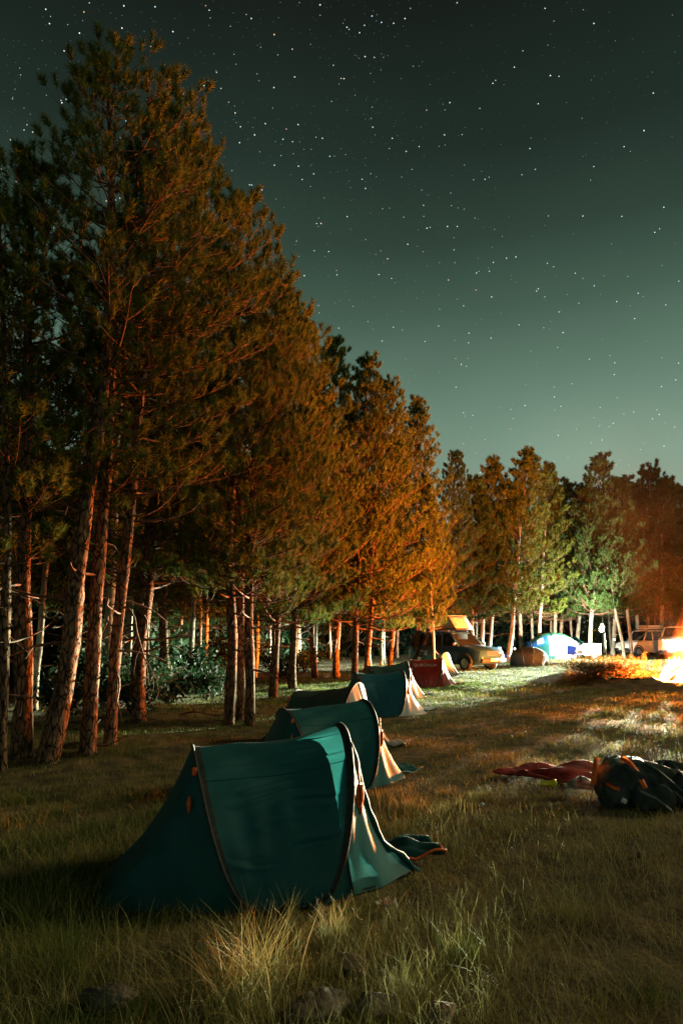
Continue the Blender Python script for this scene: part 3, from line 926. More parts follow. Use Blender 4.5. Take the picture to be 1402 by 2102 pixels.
def popup_tent(label, loc, rz, scale, seed, fab, fab_rear, fab_front, door='closed', width=1.0, trim=None, lettering=None, detail=True):
    root = empty('popup_tent', (loc[0], loc[1], gh(loc[0], loc[1]) - 0.01), rz, scale)
    tag(root, label, 'tent', 'pop-up tents in a row along the pines')
    TENTS.append((loc[0], loc[1], rz, 1.15 * scale, 0.74 * width * scale))
    W, HR, HF = 0.69 * width, 0.88, 1.0
    vr = random.Random(seed * 13)
    if seed > 1:
        HR *= vr.uniform(.92, 1.06); HF *= vr.uniform(.95, 1.04); W *= vr.uniform(.94, 1.04)
    sk, sgk = (vr.uniform(-.06, .06), vr.uniform(.7, 1.9)) if seed > 1 else (0.0, 1.0)
    R = lambda s: hoop(s, -0.15, -0.57 + sk, W, HR, 0.42)
    F = lambda s: hoop(s, 0.17, 0.53 + sk, W, HF, 0.36)
    rn = random.Random(seed)
    ph = [rn.random() * 6 for _ in range(6)]

    creases = [(.235, .030, .12, .75, .010), (.262, .022, .22, .62, .008), (.205, .012, .45, .95, .008), (.155, -.02, .3, .7, .006), (.36, .02, .1, .8, .009), (.41, .03, .25, .95, .010), (.33, .01, .5, .98, .007),
               (.10, .05, .55, .95, .008), (.075, -.04, .05, .45, .008)]
    creases += [(1 - a_, -b_, c_, d_, e_) for a_, b_, c_, d_, e_ in creases[:5]]

    def body(u, s):
        a, b = R(s), F(s)
        p = a.lerp(b, u)
        q = math.sin(math.pi * s)
        sag = math.sin(math.pi * u)
        p.z -= 0.045 * sag * q * sgk
        # cloth sucked in between the hoops, with drag folds
        c = math.cos(math.pi * s)
        inw = 0.055 * sag * (1 - abs(c) ** 4) + 0.030 * sag * abs(c)
        p.y += inw * (1 if c > 0 else -1) * abs(c) ** .6
        nrm = Vector((0.0, -c, q))
        w = 0.013 * math.sin(23 * s + 3.5 * u + ph[0] + 1.4 * math.sin(5 * u + ph[1])) * sag * q
        w += 0.009 * math.sin(47 * s - 9 * u + ph[2]) * sag ** .5 * (0.4 + 0.6 * math.sin(4 * u + ph[3]))
        # sharp drag creases
        for (s0, sl_, ua, ub, am) in creases:
            if ua < u < ub:
                e_ = math.sin(math.pi * (u - ua) / (ub - ua)) ** .7
                dd = (s - s0 - sl_ * (u - .5) - .006 * math.sin(9 * u + ph[5])) / .0065
                w += 1.9 * am * e_ * (math.exp(-dd * dd) - .7 * math.exp(-(dd - 1.9) ** 2))
        # folds gathered at the hoop feet
        foot = max(0.0, abs(c) - 0.6) / 0.4
        w += 0.007 * foot * math.sin(30 * u + 8 * s + ph[4]) * sag
        p += nrm * w
        p.z = max(p.z, 0.0)
        return p
    mb = MB(); mb.grid(body, *((60, 200) if seed == 1 else (30, 70)))
    mb.build('canopy', fab, root)

    def rear(u, s):
        a, b = R(s), base_line(s, -0.15, -1.14, W, 0.36 * width)
        p = a.lerp(b, u)
        sag = math.sin(math.pi * u)
        q = math.sin(math.pi * s)
        p.x += 0.05 * sag * q
        p.z -= 0.05 * sag * q
        p += Vector((0, -math.cos(math.pi * s), q)) * (0.012 * math.sin(26 * s + ph[1] + 2 * u) * sag)
        p.z = max(p.z, 0.0)
        return p
    mb = MB(); mb.grid(rear, 16, 60)
    mb.build('rear_panel', fab_rear, root)

    def front(u, s):
        a, b = F(s), base_line(s, 0.17, 1.06, W, 0.15 * width)
        p = a.lerp(b, u)
        sag = math.sin(math.pi * u)
        q = math.sin(math.pi * s)
        p.x -= 0.06 * sag * q
        p.z -= 0.05 * sag * q
        p += Vector((0.5, -math.cos(math.pi * s), q * .6)) * (0.020 * math.sin(52 * s + ph[2] + 4 * u) * u * (1.1 - u) * 2)
        p.z = max(p.z, 0.0)
        return p
    if door == 'closed':
        mb = MB(); mb.grid(front, 18, 80)
        fr = mb.build('front_panel', fab_front, root)
        # zip line down the middle of the door
        mb = MB(); mb.tube([front(u / 12, 0.5) + Vector((.006, 0, .008)) for u in range(13)], 0.010, 5)
        mb.build('zip', M['sleeve'], fr)
    else:
        # door unzipped: the near triangle still stands, tied back to the hoop
        def near(u, s):
            lim = 0.355
            p = front(u, s * lim)
            k = max(0.0, (s - 0.55) / 0.45)
            p.z -= 0.10 * k * math.sin(math.pi * u)
            p.y -= 0.05 * k * math.sin(math.pi * u)
            p.z = max(p.z, 0.0)
            return p
        mb = MB(); mb.grid(near, 20, 40)
        fr = mb.build('front_panel', fab_front, root)
        far_ = lambda u, s: front(u, 1 - s * 0.30)
        mb = MB(); mb.grid(far_, 14, 24)
        mb.build('front_panel', fab_rear, root)
        # rolled door tied to the near side of the hoop
        mb = MB()
        roll = [near(u, 1.0) + Vector((0.01 * math.sin(9 * u), -0.012, 0.018 * math.sin(17 * u + 1))) for u in [k / 14 for k in range(15)]]
        mb.tube(roll, [0.012 + 0.012 * abs(math.sin(k * 1.9)) for k in range(15)], 7)
        mb.build('rolled_door', M['teal_dark'], root)
        # white inner tent showing behind the doorway
        def inner(u, s):
            p = F(0.06 + 0.88 * s) * 0.93
            p.x = 0.42 - 0.05 * math.sin(math.pi * s)
            return p.lerp(Vector((0.46, p.y, 0.02)), u)
        mb = MB(); mb.grid(inner, 8, 24)
        mb.build('inner_tent', M['sleeve'], root)
    for fn in (R, F):
        mb = MB()
        mb.tube([fn(k / 48) + (Vector((0, -math.cos(math.pi * k / 48), math.sin(math.pi * k / 48))) * .006) for k in range(49)], 0.011, 7)
        mb.build('pole_sleeve', M['sleeve'], root)
    # flat webbing bands sewn along the hoops, and the seams of the roof
    for u0, u1 in ((0.004, 0.045), (0.955, 0.996)):
        def band(a_, s_):
            q_ = body(u0 + (u1 - u0) * a_, s_)
            return q_ + Vector((0, -math.cos(math.pi * s_), math.sin(math.pi * s_))) * .004
        mb = MB(); mb.grid(band, 3, 70); mb.build('webbing_band', M['sleeve'], root)
    for s_ in (0.30, 0.70):
        mb = MB(); mb.tube([body(.045 + .91 * k / 24, s_) + Vector((0, -math.cos(math.pi * s_), math.sin(math.pi * s_))) * .002 for k in range(25)], .0025, 4, False); mb.build('seam', fab, root)
    mb = MB()
    fp = [(-1.12, -.35), (-.76, -.53), (-.15, -W), (.17, -W), (.66, -.50), (1.0, -.15), (1.0, .15), (.66, .50), (.17, W), (-.15, W), (-.76, .53), (-1.12, .35)]
    n = len(fp)
    mb.add([(x * .97, y * .97, 0.012) for x, y in fp] + [(x * .97, y * .97, 0.022) for x, y in fp], [tuple(range(n - 1, -1, -1)), tuple(range(n, 2 * n))] + [(k, (k + 1) % n, n + (k + 1) % n, n + k) for k in range(n)])
    mb.build('groundsheet', M['sleeve'], root, smooth=False)
    # awning lip lying on the grass in front of the door
    def lip(u, s):
        x = 0.90 + 0.40 * u
        y = (-0.13 + 0.52 * s) * (1 - 0.15 * u)
        z = 0.035 + 0.05 * abs(math.sin(7 * s + 4 * u + ph[3])) * (0.3 + u) + 0.05 * math.exp(-((u - .45) / .2) ** 2 - ((s - .6) / .3) ** 2)
        return Vector((x, y, z))
    mb = MB(); mb.grid(lip, 14, 22)
    lp = mb.build('door_flap', fab_rear if door == 'open' else fab_front, root, solid=0.004)
    if trim:
        mb = MB()
        mb.tube([lip(k / 10, 0) + Vector((0, 0, .010)) for k in range(11)] + [lip(1, k / 12) + Vector((.004, 0, .008)) for k in range(4)], 0.010, 6)
        mb.build('trim', trim, lp)
    if detail:
        # orange guy line hung from the hoop in a hank
        def cord(c, L, n, sc_=1.0):
            m = MB()
            m.tube([c, c + Vector((.004, -.004, -.11 * sc_)), c + Vector((.008, -.012, -L))], 0.0075, 5)
            e = c + Vector((.008, -.012, -L))
            for k in range(n):
                a = rn.uniform(-1, 1)
                w, l_ = rn.uniform(.006, .020), rn.uniform(.12, .20)
                m.tube([e + Vector((w * math.sin(t * 6.283) + .010 * a, -.012 + .012 * a, -l_ * .5 * (1 - math.cos(t * 6.283)))) for t in [j / 12 for j in range(13)]], 0.0075, 5, False)
            m.tube([e + Vector((-.014, -.016, -.02)), e + Vector((.016, -.016, -.02))], 0.017, 7)
            return m
        c = F(0.30) + Vector((0.030, -0.045, 0.0))
        cord(c, 0.15, 7).build('guy_line', M['orange'], root)
        mb = MB(); e = R(0.34); mb.box(e + Vector((-.02, -.022, 0)), (.03, .012, .05)); mb.build('loop_tag', M['orange'], root, bevel=.003)
        # roll of orange vent webbing on the rear panel
        e = rear(0.16, 0.30)
        mb = MB(); mb.tube([e + Vector((-.012, -.016, -.05)), e + Vector((-.014, -.020, 0)), e + Vector((-.012, -.016, .05))], [.008, .016, .008], 7)
        mb.build('vent_tab', M['orange'], root)
        # pegs
        for s in (0.0, 0.36):
            b = base_line(s, 0.17, 1.06, W, 0.15 * width)
            m = MB(); m.tube([b + Vector((.03, -.03, .06)), b + Vector((.0, .0, -.04))], .005, 5); m.build('peg', M['steel'], root)
    if lettering:
        cu = bpy.data.curves.new('lettering', 'FONT')
        cu.body = lettering
        cu.size = 0.17
        cu.align_x = 'CENTER'
        cu.extrude = 0.002
        tmp = bpy.data.objects.new('lettering_source', cu)
        COL.objects.link(tmp)
        bpy.context.view_layer.update()
        lm = bpy.data.meshes.new_from_object(tmp.evaluated_get(bpy.context.evaluated_depsgraph_get()))
        bpy.data.objects.remove(tmp); bpy.data.curves.remove(cu)
        t = bpy.data.objects.new('lettering', lm)
        p = body(0.42, 0.27)
        t.location = p + Vector((0, -0.03, 0))
        a, b = body(0.42, 0.24), body(0.42, 0.30)
        d = b - a
        t.rotation_euler = (math.atan2(d.z, d.y), 0, 0)
        lm.materials.clear(); lm.materials.append(M['letter'])
        link(t, root)
    return root


popup_tent('nearest dark teal pop-up tent with orange cords in the foreground', (-0.50, 5.12), math.radians(14), 0.975, 1, M['teal'], M['teal_dark'], M['teal_light'], 'open', 1.0, M['orange'])
popup_tent('second teal pop-up tent with a pale creased door, right behind the nearest', (-0.18, 8.0), math.radians(23), 0.90, 2, M['teal'], M['teal_dark'], M['teal_light'], 'closed', 1.0, M['mesh_white'])
popup_tent('third pop-up tent whose rounded peach door top rises behind the second', (-0.19, 10.87), math.radians(-22), 0.93, 3, M['slate'], M['slate'], M['mesh_white'], 'closed', 1.0, M['mesh_white'])
popup_tent('fourth pop-up tent, teal with a peach and blue creased door', (0.80, 14.75), math.radians(10), 0.92, 4, M['blue_teal'], M['teal_dark'], M['mesh_white'], 'closed', 1.0, M['sleeve'])
popup_tent('fifth pop-up tent, dark with a pale pink door beside the red tent', (1.22, 18.2), math.radians(10), 0.92, 5, M['slate'], M['slate'], M['mesh_white'], 'closed', 1.0, M['sleeve'])
popup_tent('dark red pop-up tent with a line of white lettering', (2.72, 22.4), math.radians(-4), 0.92, 6, M['red_fab'], M['red_fab'], M['red_fab'], 'closed', 1.0, M['sleeve'], 'QUECHUA')
popup_tent('small teal tent with a white arched door in front of the camper van', (3.90, 28.6), math.radians(-38), 0.92, 7, M['teal'], M['teal_dark'], M['mesh_white'], 'closed', 0.9, M['mesh_white'])


# ------------------------------------------------------------------ dome tent and family tent
def dome_tent(loc, rz, a, b, h, label):
    root = empty('dome_tent', (loc[0], loc[1], gh(*loc) - .01), rz)
    TENTS.append((loc[0], loc[1], rz, a, b))
    tag(root, label, 'tent')

    def dome(u, v, u0=0, u1=1):
        al = math.pi * (u0 + (u1 - u0) * u)
        be = math.pi * v
        k = 1 + 0.012 * math.cos(8 * be)
        return Vector((a * math.cos(al) * (math.sin(be) * .25 + .75), -b * math.cos(be) * k * math.sin(al) ** .6, h * math.sin(be) ** .8 * math.sin(al) ** .55))
    m = MB(); m.grid(lambda u, v: dome(u, v, 0, .42), 14, 28); m.build('mesh_panel', M['grey_fab'], root)
    m = MB(); m.grid(lambda u, v: dome(u, v, .42, 1), 16, 28); m.build('fly_panel', M['grey_dark'], root)
    for k in (.20, .42, .62):
        m = MB(); m.tube([dome(k, j / 24) * 1.012 for j in range(25)], .014, 6); m.build('pole', M['chrome'], root)
    m = MB(); m.grid(lambda u, v: dome(.06 + .12 * u, .3 + .4 * v) * 1.02, 6, 10); m.build('door', M['blue_fab'], root)


p = gp(1092, 1368)
dome_tent((p.x, p.y + .6), math.radians(-12), 0.95, 0.72, 0.95, 'grey dome tent with a dark left half in front of the pines')


def family_tent(loc, rz, label):
    L, Wd, hw, hr = 3.0, 2.6, 1.05, 1.72
    root = empty('family_tent', (loc[0], loc[1], gh(*loc) - .01), rz)
    TENTS.append((loc[0], loc[1], rz, L / 2, Wd / 2))
    tag(root, label, 'tent')

    def sec(x, v):
        k = 1 - 0.34 * abs(2 * x / L) ** 2.2
        # cross-section: bulged walls under a rounded roof
        ang = math.pi * v
        return Vector((x, -Wd / 2 * k * (math.copysign(abs(math.cos(ang)) ** .8, math.cos(ang))), hr * k * math.sin(ang) ** .72))
    def panel(x0, x1, v0, v1, off=1.0):
        m = MB(); m.grid(lambda u, v: Vector((1, off, off)) * 0 + Vector((sec(x0 + (x1 - x0) * u, v0 + (v1 - v0) * v).x, sec(x0 + (x1 - x0) * u, v0 + (v1 - v0) * v).y * off, sec(x0 + (x1 - x0) * u, v0 + (v1 - v0) * v).z * off)), 8, 10)
        return m
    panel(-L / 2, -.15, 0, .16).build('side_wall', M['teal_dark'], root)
    panel(-.15, L / 2, 0, .16).build('side_wall', M['mesh_white'], root)  # right-hand panels painted white, putting the glare into the colour
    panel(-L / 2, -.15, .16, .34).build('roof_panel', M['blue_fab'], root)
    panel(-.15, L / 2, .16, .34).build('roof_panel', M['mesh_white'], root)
    panel(-L / 2, L / 2, .34, .66).build('roof_panel', M['green_fab'], root)
    panel(-L / 2, L / 2, .66, 1).build('side_wall', M['blue_fab'], root)
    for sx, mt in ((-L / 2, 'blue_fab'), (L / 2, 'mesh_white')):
        m = MB(); m.grid(lambda u, v: Vector((sx + math.copysign(.28, sx) * math.sin(math.pi * u) * .6, 0, 0)) + Vector((0, sec(sx, u).y, sec(sx, u).z)) * (1 - v * .999) + Vector((0, 0, 0)), 18, 6)
        m.build('end_wall', M[mt], root)
    panel(-1.15, -.75, .19, .31, 1.008).build('window', M['mesh_white'], root)
    panel(-.45, -.05, .02, .30, 1.010).build('door', M['mesh_white'], root)
    for x in (-L / 2, -.15, L / 2):
        m = MB(); m.tube([Vector((sec(x, j / 20).x, sec(x, j / 20).y * 1.012, sec(x, j / 20).z * 1.012)) for j in range(21)], .018, 6); m.build('pole', M['steel'], root)
    # porch sheet stretched on a pole
    m = MB(); m.grid(lambda u, v: Vector((L / 2 - .1 + 1.0 * u, -Wd / 2 * .5 + 1.2 * v, hr * .83 - .85 * u + .05 * math.sin(math.pi * v))), 6, 6); m.build('porch', M['teal_dark'], root, solid=.006)


p = gp(1157, 1356)
family_tent((p.x + .4, p.y + 3.4), math.radians(-6), 'large blue and green family tent with glaring white right side')


# ------------------------------------------------------------------ cars
def wheel(root, c, r=0.34, w=0.22):
    Mx = Matrix.Translation(Vector(c)) @ Matrix.Rotation(math.pi / 2, 4, 'X')
    m = MB(); m.lathe([(r * .62, -w / 2), (r * .93, -w / 2), (r, -w * .3), (r, w * .3), (r * .93, w / 2), (r * .62, w / 2)], 24, Mx)
    t = m.build('wheel', M['rubber'], root)
    m = MB(); m.lathe([(r * .60, -w / 2 - .006), (r * .60, w / 2 + .006)], 20, Mx)
    for k in range(5):
        a = k * 6.283 / 5
        for s in (-1, 1):
            m.box(Vector(c) + Vector((math.cos(a) * r * .3, s * (w / 2 + .012), math.sin(a) * r * .3)), (r * .5, .012, r * .13), Matrix.Rotation(-a, 3, 'Y'))
    m.build('rim', M['chrome'], t, smooth=False)


def car(name, label, loc, rz, paint, L=4.6, Wd=1.8, hood=0.98, roof=1.72, belt=1.02, ws=(0.95, 0.25), rear=-2.15, lights='lamp_glass', scale=1.0, cat='car'):
    """x forward; ws: windscreen foot and head"""
    root = empty(name, (loc[0], loc[1], gh(loc[0], loc[1])), rz, scale)
    tag(root, label, cat)
    fx, bx = L / 2, -L / 2
    st = [(bx, .48, belt - .12, .80), (bx + .12, .36, belt, .90), (-1.4, .30, belt + .02, .98), (-.4, .26, belt, 1.0), (ws[0], .26, hood + .02, 1.0),
          (fx - .45, .28, hood - .08, .97), (fx - .10, .34, hood - .20, .90), (fx, .44, hood - .34, .80)]
    hw = Wd / 2

    def ring(x, zb, zt, k):
        y = hw * k
        m_ = zb + (zt - zb) * .55
        return [(x, -y * .90, zb), (x, -y, zb + .10), (x, -y * 1.0, m_), (x, -y * .95, zt - .05), (x, -y * .86, zt), (x, 0, zt + .025),
                (x, y * .86, zt), (x, y * .95, zt - .05), (x, y, m_), (x, y, zb + .10), (x, y * .90, zb)]
    V, F = [], []
    for s in st: V += ring(*s)
    n = 11
    for i in range(len(st) - 1):
        for k in range(n):
            F.append((i * n + k, (i + 1) * n + k, (i + 1) * n + (k + 1) % n, i * n + (k + 1) % n))
    F.append(tuple(range(n))); F.append(tuple((len(st) - 1) * n + k for k in range(n - 1, -1, -1)))
    m = MB(); m.add(V, F); m.build('body', paint, root, bevel=.02)
    # roof and pillars
    rw = hw * .76
    z1 = belt - .02
    m = MB()
    m.grid(lambda u, v: Vector((rear + .28 + (ws[1] - rear - .28) * u, -rw + 2 * rw * v, roof - .05 * (2 * u - 1) ** 2 - .05 * (2 * v - 1) ** 4)), 8, 8)
    m.build('roof', paint, root, solid=.05)
    A = [(ws[0], ws[1]), (.0, -.05), (-.95, -.92), (rear + .02, rear + .30)]
    for s in (-1, 1):
        m = MB()
        for f, h_ in A:
            m.tube([(f, s * hw * .90, z1), (h_, s * rw, roof - .07)], .045, 6)
        m.build('pillars', paint, root)
        for (f0, h0), (f1, h1) in zip(A, A[1:]):
            m = MB(); m.add([(f0 - .03, s * hw * .905, z1 + .03), (f1 + .05, s * hw * .905, z1 + .03), (h1 + .05, s * rw * 1.01, roof - .10), (h0 - .03, s * rw * 1.01, roof - .10)], [(0, 1, 2, 3)])
            m.build('side_window', M['glass'], root, smooth=False)
        m = MB(); m.box((ws[0] - .12, s * (hw + .10), belt + .10), (.10, .18, .14)); m.build('mirror', M['plastic'], root, bevel=.03)
        for x in (.35, -.75):
            m = MB(); m.box((x - .25, s * (hw + .008), belt - .16), (.16, .025, .03)); m.build('door_handle', M['plastic'], root, bevel=.006)
        m = MB(); m.tube([(-1.7, s * rw * .92, roof + .05), (-.8, s * rw * .92, roof + .07), (ws[1] - .15, s * rw * .92, roof + .05)], .022, 6); m.build('roof_rail', M['plastic'], root)
        for x in (1.42, -1.38):
            wheel(root, (x, s * (hw - .10), .34))
            m = MB(); m.tube([(x + .42 * math.cos(a), s * (hw + .005), .34 + .42 * math.sin(a)) for a in [math.pi * k / 12 for k in range(13)]], .035, 6); m.build('wheel_arch', M['plastic'], root)
        hl = MB(); hl.grid(lambda u, v: Vector((fx - .05 - .30 * u - .03 * (2 * v - 1) ** 2, s * (hw * .50 + hw * .37 * u), hood - .42 + .17 * v + .02 * u)), 6, 4)
        hl.build('headlight', M[lights], root, solid=.06)
    m = MB(); m.add([(ws[0] + .02, -hw * .84, z1 + .03), (ws[0] + .02, hw * .84, z1 + .03), (ws[1] + .04, rw * .95, roof - .09), (ws[1] + .04, -rw * .95, roof - .09)], [(0, 1, 2, 3)])
    m.build('windscreen', M['glass'], root, smooth=False)
    m = MB(); m.add([(rear, -hw * .82, z1 + .03), (rear, hw * .82, z1 + .03), (rear + .26, rw * .93, roof - .10), (rear + .26, -rw * .93, roof - .10)], [(0, 1, 2, 3)])
    m.build('rear_window', M['glass'], root, smooth=False)
    m = MB()
    for k in range(4): m.box((fx + .005 - .008 * k, 0, hood - .40 + .05 * k), (.04, hw * .92, .02))
    m.build('grille', M['chrome'], root, smooth=False)
    m = MB(); m.box((fx - .02, 0, .47), (.16, hw * 1.72, .20)); m.build('bumper', M['plastic'], root, bevel=.05)
    m = MB(); m.box((fx + .072, 0, .50), (.012, .52, .115)); m.build('number_plate', M['plate'], root, bevel=.004)
    return root


vh = Vector((0.62, -0.785, 0))
vrz = math.atan2(vh.y, vh.x)
vp = Vector((6.75, 31.0, 0)) - vh * 2.3
car('camper_van', 'dark slate blue car carrying a pale roof tent beside the pines', (vp.x, vp.y), vrz, M['van'], 4.6, 1.85, 1.10, 1.72, 1.08, (1.02, 0.42), -2.2, cat='car')


def roof_tent(loc, z, rz):
    root = empty('roof_tent', (loc[0], loc[1], z), rz)
    root.scale = (.95, .95, .82)
    tag(root, 'pale wedge shaped roof tent pitched on the dark blue car', 'roof tent')
    m = MB(); m.box((0, 0, .05), (2.1, 1.3, .10)); m.build('base', M['plastic'], root, bevel=.02)
    a = [(-1.0, .1), (1.0, .1), (.55, .78), (-.75, .82)]
    for s in (-1, 1):
        m = MB(); m.add([(x, s * .62, z_) for x, z_ in a], [(0, 1, 2, 3)]); w_ = m.build('side_wall', M['canvas'], root, smooth=False, solid=.01)
        m = MB(); m.add([(-.25, s * .634, .28), (.3, s * .634, .28), (.2, s * .634, .62), (-.2, s * .634, .62)], [(0, 1, 2, 3)]); m.build('window', M['grey_fab'], root, smooth=False, solid=.006)
    m = MB(); m.grid(lambda u, v: Vector((1.0 - .45 * v, -.62 + 1.24 * u, .1 + .68 * v)), 4, 4); m.build('front_wall', M['mesh_white'], root, solid=.01)
    m = MB(); m.grid(lambda u, v: Vector((-1.0 + .25 * v, -.62 + 1.24 * u, .1 + .72 * v)), 4, 4); m.build('rear_wall', M['canvas'], root, solid=.01)
    m = MB(); m.grid(lambda u, v: Vector((-.80 + 1.40 * v, -.66 + 1.32 * u, .83 - .04 * v + .03 * math.sin(math.pi * u))), 6, 6); m.build('top', M['mesh_white'], root, solid=.03)


rt = vp + vh * -0.30
roof_tent((rt.x, rt.y), 1.80, vrz)

# glaring white off-road car and the car with lit headlights at the right edge
p = gp(1338, 1347)
car('offroad_car', 'white off-road car glaring in the headlights at the far right', (p.x, p.y + 1.0), math.radians(198), M['white'], 4.3, 1.8, 1.08, 1.86, 1.12, (0.85, 0.40), -2.05)
wcar = (p.x, p.y + 1.0)
p2 = at(1398, 1312, 45.0)
hcar = Vector((p2.x + .6, 46.6, 0))
hrz = math.radians(232)
car('parked_car', 'pale car with blazing headlights cut by the right edge', (hcar.x, hcar.y), hrz, M['white'], 4.5, 1.85, 1.45, 2.1, 1.40, (1.0, .5), -2.15, lights='head_on')
hd = Vector((math.cos(hrz), math.sin(hrz), 0))
hs = Vector((-hd.y, hd.x, 0))
hroot = [o for o in COL.objects if o.name.startswith('parked_car')][0]
for s in (-1, 1):
    ld = bpy.data.lights.new('headlight_beam', 'SPOT')
    ld.energy = HEAD_W
    ld.color = HEAD_COL
    ld.spot_size = math.radians(150)
    ld.spot_blend = 0.7
    ld.shadow_soft_size = 0.12
    lo = bpy.data.objects.new('headlight_beam', ld)
    link(lo)
    pos = hcar + hd * 2.42 + hs * (s * .62) + Vector((0, 0, 1.15))
    lo.location = pos
    aim = (Vector((-2.0, 20.0, 0.7)) - pos).normalized()
    lo.rotation_euler = aim.to_track_quat('-Z', 'Y').to_euler()
    lo.scale = (1.0, 0.026, 1.0)          # a low beam: wide and flat


def roof_box(loc, z, rz):
    root = empty('roof_box', (loc[0], loc[1], z), rz)
    tag(root, 'white luggage box strapped on the white off-road car', 'roof box')
    m = MB(); m.box((0, 0, .16), (1.5, 1.2, .32), None, .9); m.build('shell', M['white'], root, bevel=.06)
    m = MB(); m.box((0, 0, .12), (1.53, 1.23, .03)); m.build('seam', M['grey_fab'], root, bevel=.005)


wd = Vector((math.cos(math.radians(198)), math.sin(math.radians(198)), 0))
roof_box((wcar[0] - wd.x * .6, wcar[1] - wd.y * .6), 1.93, math.radians(198))


def trailer(loc, rz):
    root = empty('box_trailer', (loc[0], loc[1], gh(*loc)), rz)
    tag(root, 'small white box trailer between the family tent and white car', 'trailer')
    m = MB()
    m.add([(-.6, -.5, .28), (.6, -.5, .28), (.6, -.5, .98), (-.15, -.5, .98), (-.6, -.5, .55), (-.6, .5, .28), (.6, .5, .28), (.6, .5, .98), (-.15, .5, .98), (-.6, .5, .55)],
          [(0, 1, 2, 3, 4), (9, 8, 7, 6, 5), (0, 5, 6, 1), (1, 6, 7, 2), (2, 7, 8, 3), (3, 8, 9, 4), (4, 9, 5, 0)])
    m.build('box', M['white'], root, smooth=False, bevel=.03)
    for s in (-1, 1): wheel(root, (.1, s * .56, .24), .24, .15)
    m = MB(); m.tube([(-.6, 0, .32), (-1.25, 0, .30)], .035, 8); m.build('drawbar', M['steel'], root)
    m = MB(); m.tube([(-1.2, 0, .30), (-1.2, 0, .02)], .025, 8); m.build('jockey_leg', M['steel'], root)


p = gp(1220, 1357)
trailer((p.x + .6, p.y + 2.6), math.radians(4))


# camp chairs
def camp_chair(loc, rz, mat, label):
    root = empty('camp_chair', (loc[0], loc[1], gh(*loc)), rz)
    tag(root, label, 'chair', 'folding camp chairs by the far tents')
    for x, y in ((.24, .26), (.24, -.26), (-.24, .26), (-.24, -.26)):
        m = MB(); m.tube([(x, y, 0), (-x * .9, y * .9, .44)], .012, 6); m.build('leg', M['steel'], root)
    m = MB(); m.grid(lambda u, v: Vector((-.25 + .5 * u, -.26 + .52 * v, .45 - .06 * math.sin(math.pi * v))), 6, 6); m.build('seat', mat, root, solid=.008)
    m = MB(); m.grid(lambda u, v: Vector((-.25 - .14 * u + .05 * math.sin(math.pi * v) - .03, -.26 + .52 * v, .44 + .48 * u)), 6, 6); m.build('backrest', mat, root, solid=.008)
    for s in (-1, 1):
        m = MB(); m.tube([(-.26, s * .27, .40), (-.40, s * .27, .94)], .012, 6); m.build('back_post', M['steel'], root)
        m = MB(); m.box((-.05, s * .29, .64), (.46, .05, .02)); m.build('armrest', M['plastic'], root, bevel=.006)


p = gp(1032, 1362); camp_chair((p.x, p.y), math.radians(-60), M['blue_fab'], 'blue camp chair standing beside the dark blue car')
p = gp(1172, 1361); camp_chair((p.x, p.y), math.radians(-120), M['blue_fab'], 'blue camp chair in front of the family tent')
p = gp(1188, 1359); camp_chair((p.x, p.y + .4), math.radians(-70), M['grey_fab'], 'grey camp chair in front of the family tent')


def lantern(loc, label):
    root = empty('camp_lantern', (loc[0], loc[1], gh(loc[0], loc[1])))
    tag(root, label, 'lantern', 'small lights among the far pines')
    m = MB(); m.tube([(0, 0, 0), (0, 0, loc[2] - .12)], .012, 6); m.build('stake', M['steel'], root)
    m = MB(); m.lathe([(.05, loc[2] - .12), (.07, loc[2] - .10), (.07, loc[2] - .07)], 12); m.build('base', M['plastic'], root)
    m = MB(); m.lathe([(.055, loc[2] - .069), (.075, loc[2]), (.05, loc[2] + .07)], 12); m.build('globe', M['lantern'], root)
    m = MB(); m.lathe([(.07, loc[2] + .071), (.02, loc[2] + .11)], 12); m.build('cap', M['plastic'], root)


LANTERN_W = 12000.0


def hanging_lantern(px, py, Yd):
    q = at(px, py, Yd)
    root = empty('pole_lantern', (q.x, q.y, gh(q.x, q.y)))
    tag(root, 'glaring white lantern on a pole between the far right pines', 'lantern')
    zc = q.z
    m = MB(); m.tube([(.22, .1, 0), (.22, .1, zc + .25), (.15, .07, zc + .33), (0, 0, zc + .32)], .018, 7); m.build('pole', M['steel'], root)
    m = MB(); m.tube([(0, 0, zc + .32), (0, 0, zc + .20)], .006, 5); m.build('hook', M['steel'], root)
    m = MB(); m.lathe([(.03, zc + .20), (.13, zc + .13)], 16); m.build('shade', M['steel'], root)
    m = MB(); m.lathe([(.09, zc - .12), (.12, zc - .05), (.12, zc + .06), (.09, zc + .12)], 16); m.build('globe', M['head_on'], root)
    m = MB(); m.lathe([(.10, zc - .15), (.10, zc - .125)], 16); m.build('base', M['steel'], root)
    ld = bpy.data.lights.new('lantern_light', 'POINT'); ld.energy = LANTERN_W; ld.color = (0.92, 1.0, 0.80); ld.shadow_soft_size = .05
    lo = bpy.data.objects.new('lantern_light', ld); link(lo, root); lo.location = (-.30, -.25, zc)


hanging_lantern(1234, 1292, 42.5)

for x, y, Yd, lab in ((1074, 1333, 47, 'tiny white lantern left of the grey dome tent'), (1260, 1313, 52, 'tiny white lantern between the leaning far pines'),
                      (1056, 1332, 49, 'tiny dim lantern behind the blue camp chair')):
    q = at(x, y, Yd)
    lantern((q.x, q.y, max(.25, q.z)), lab)


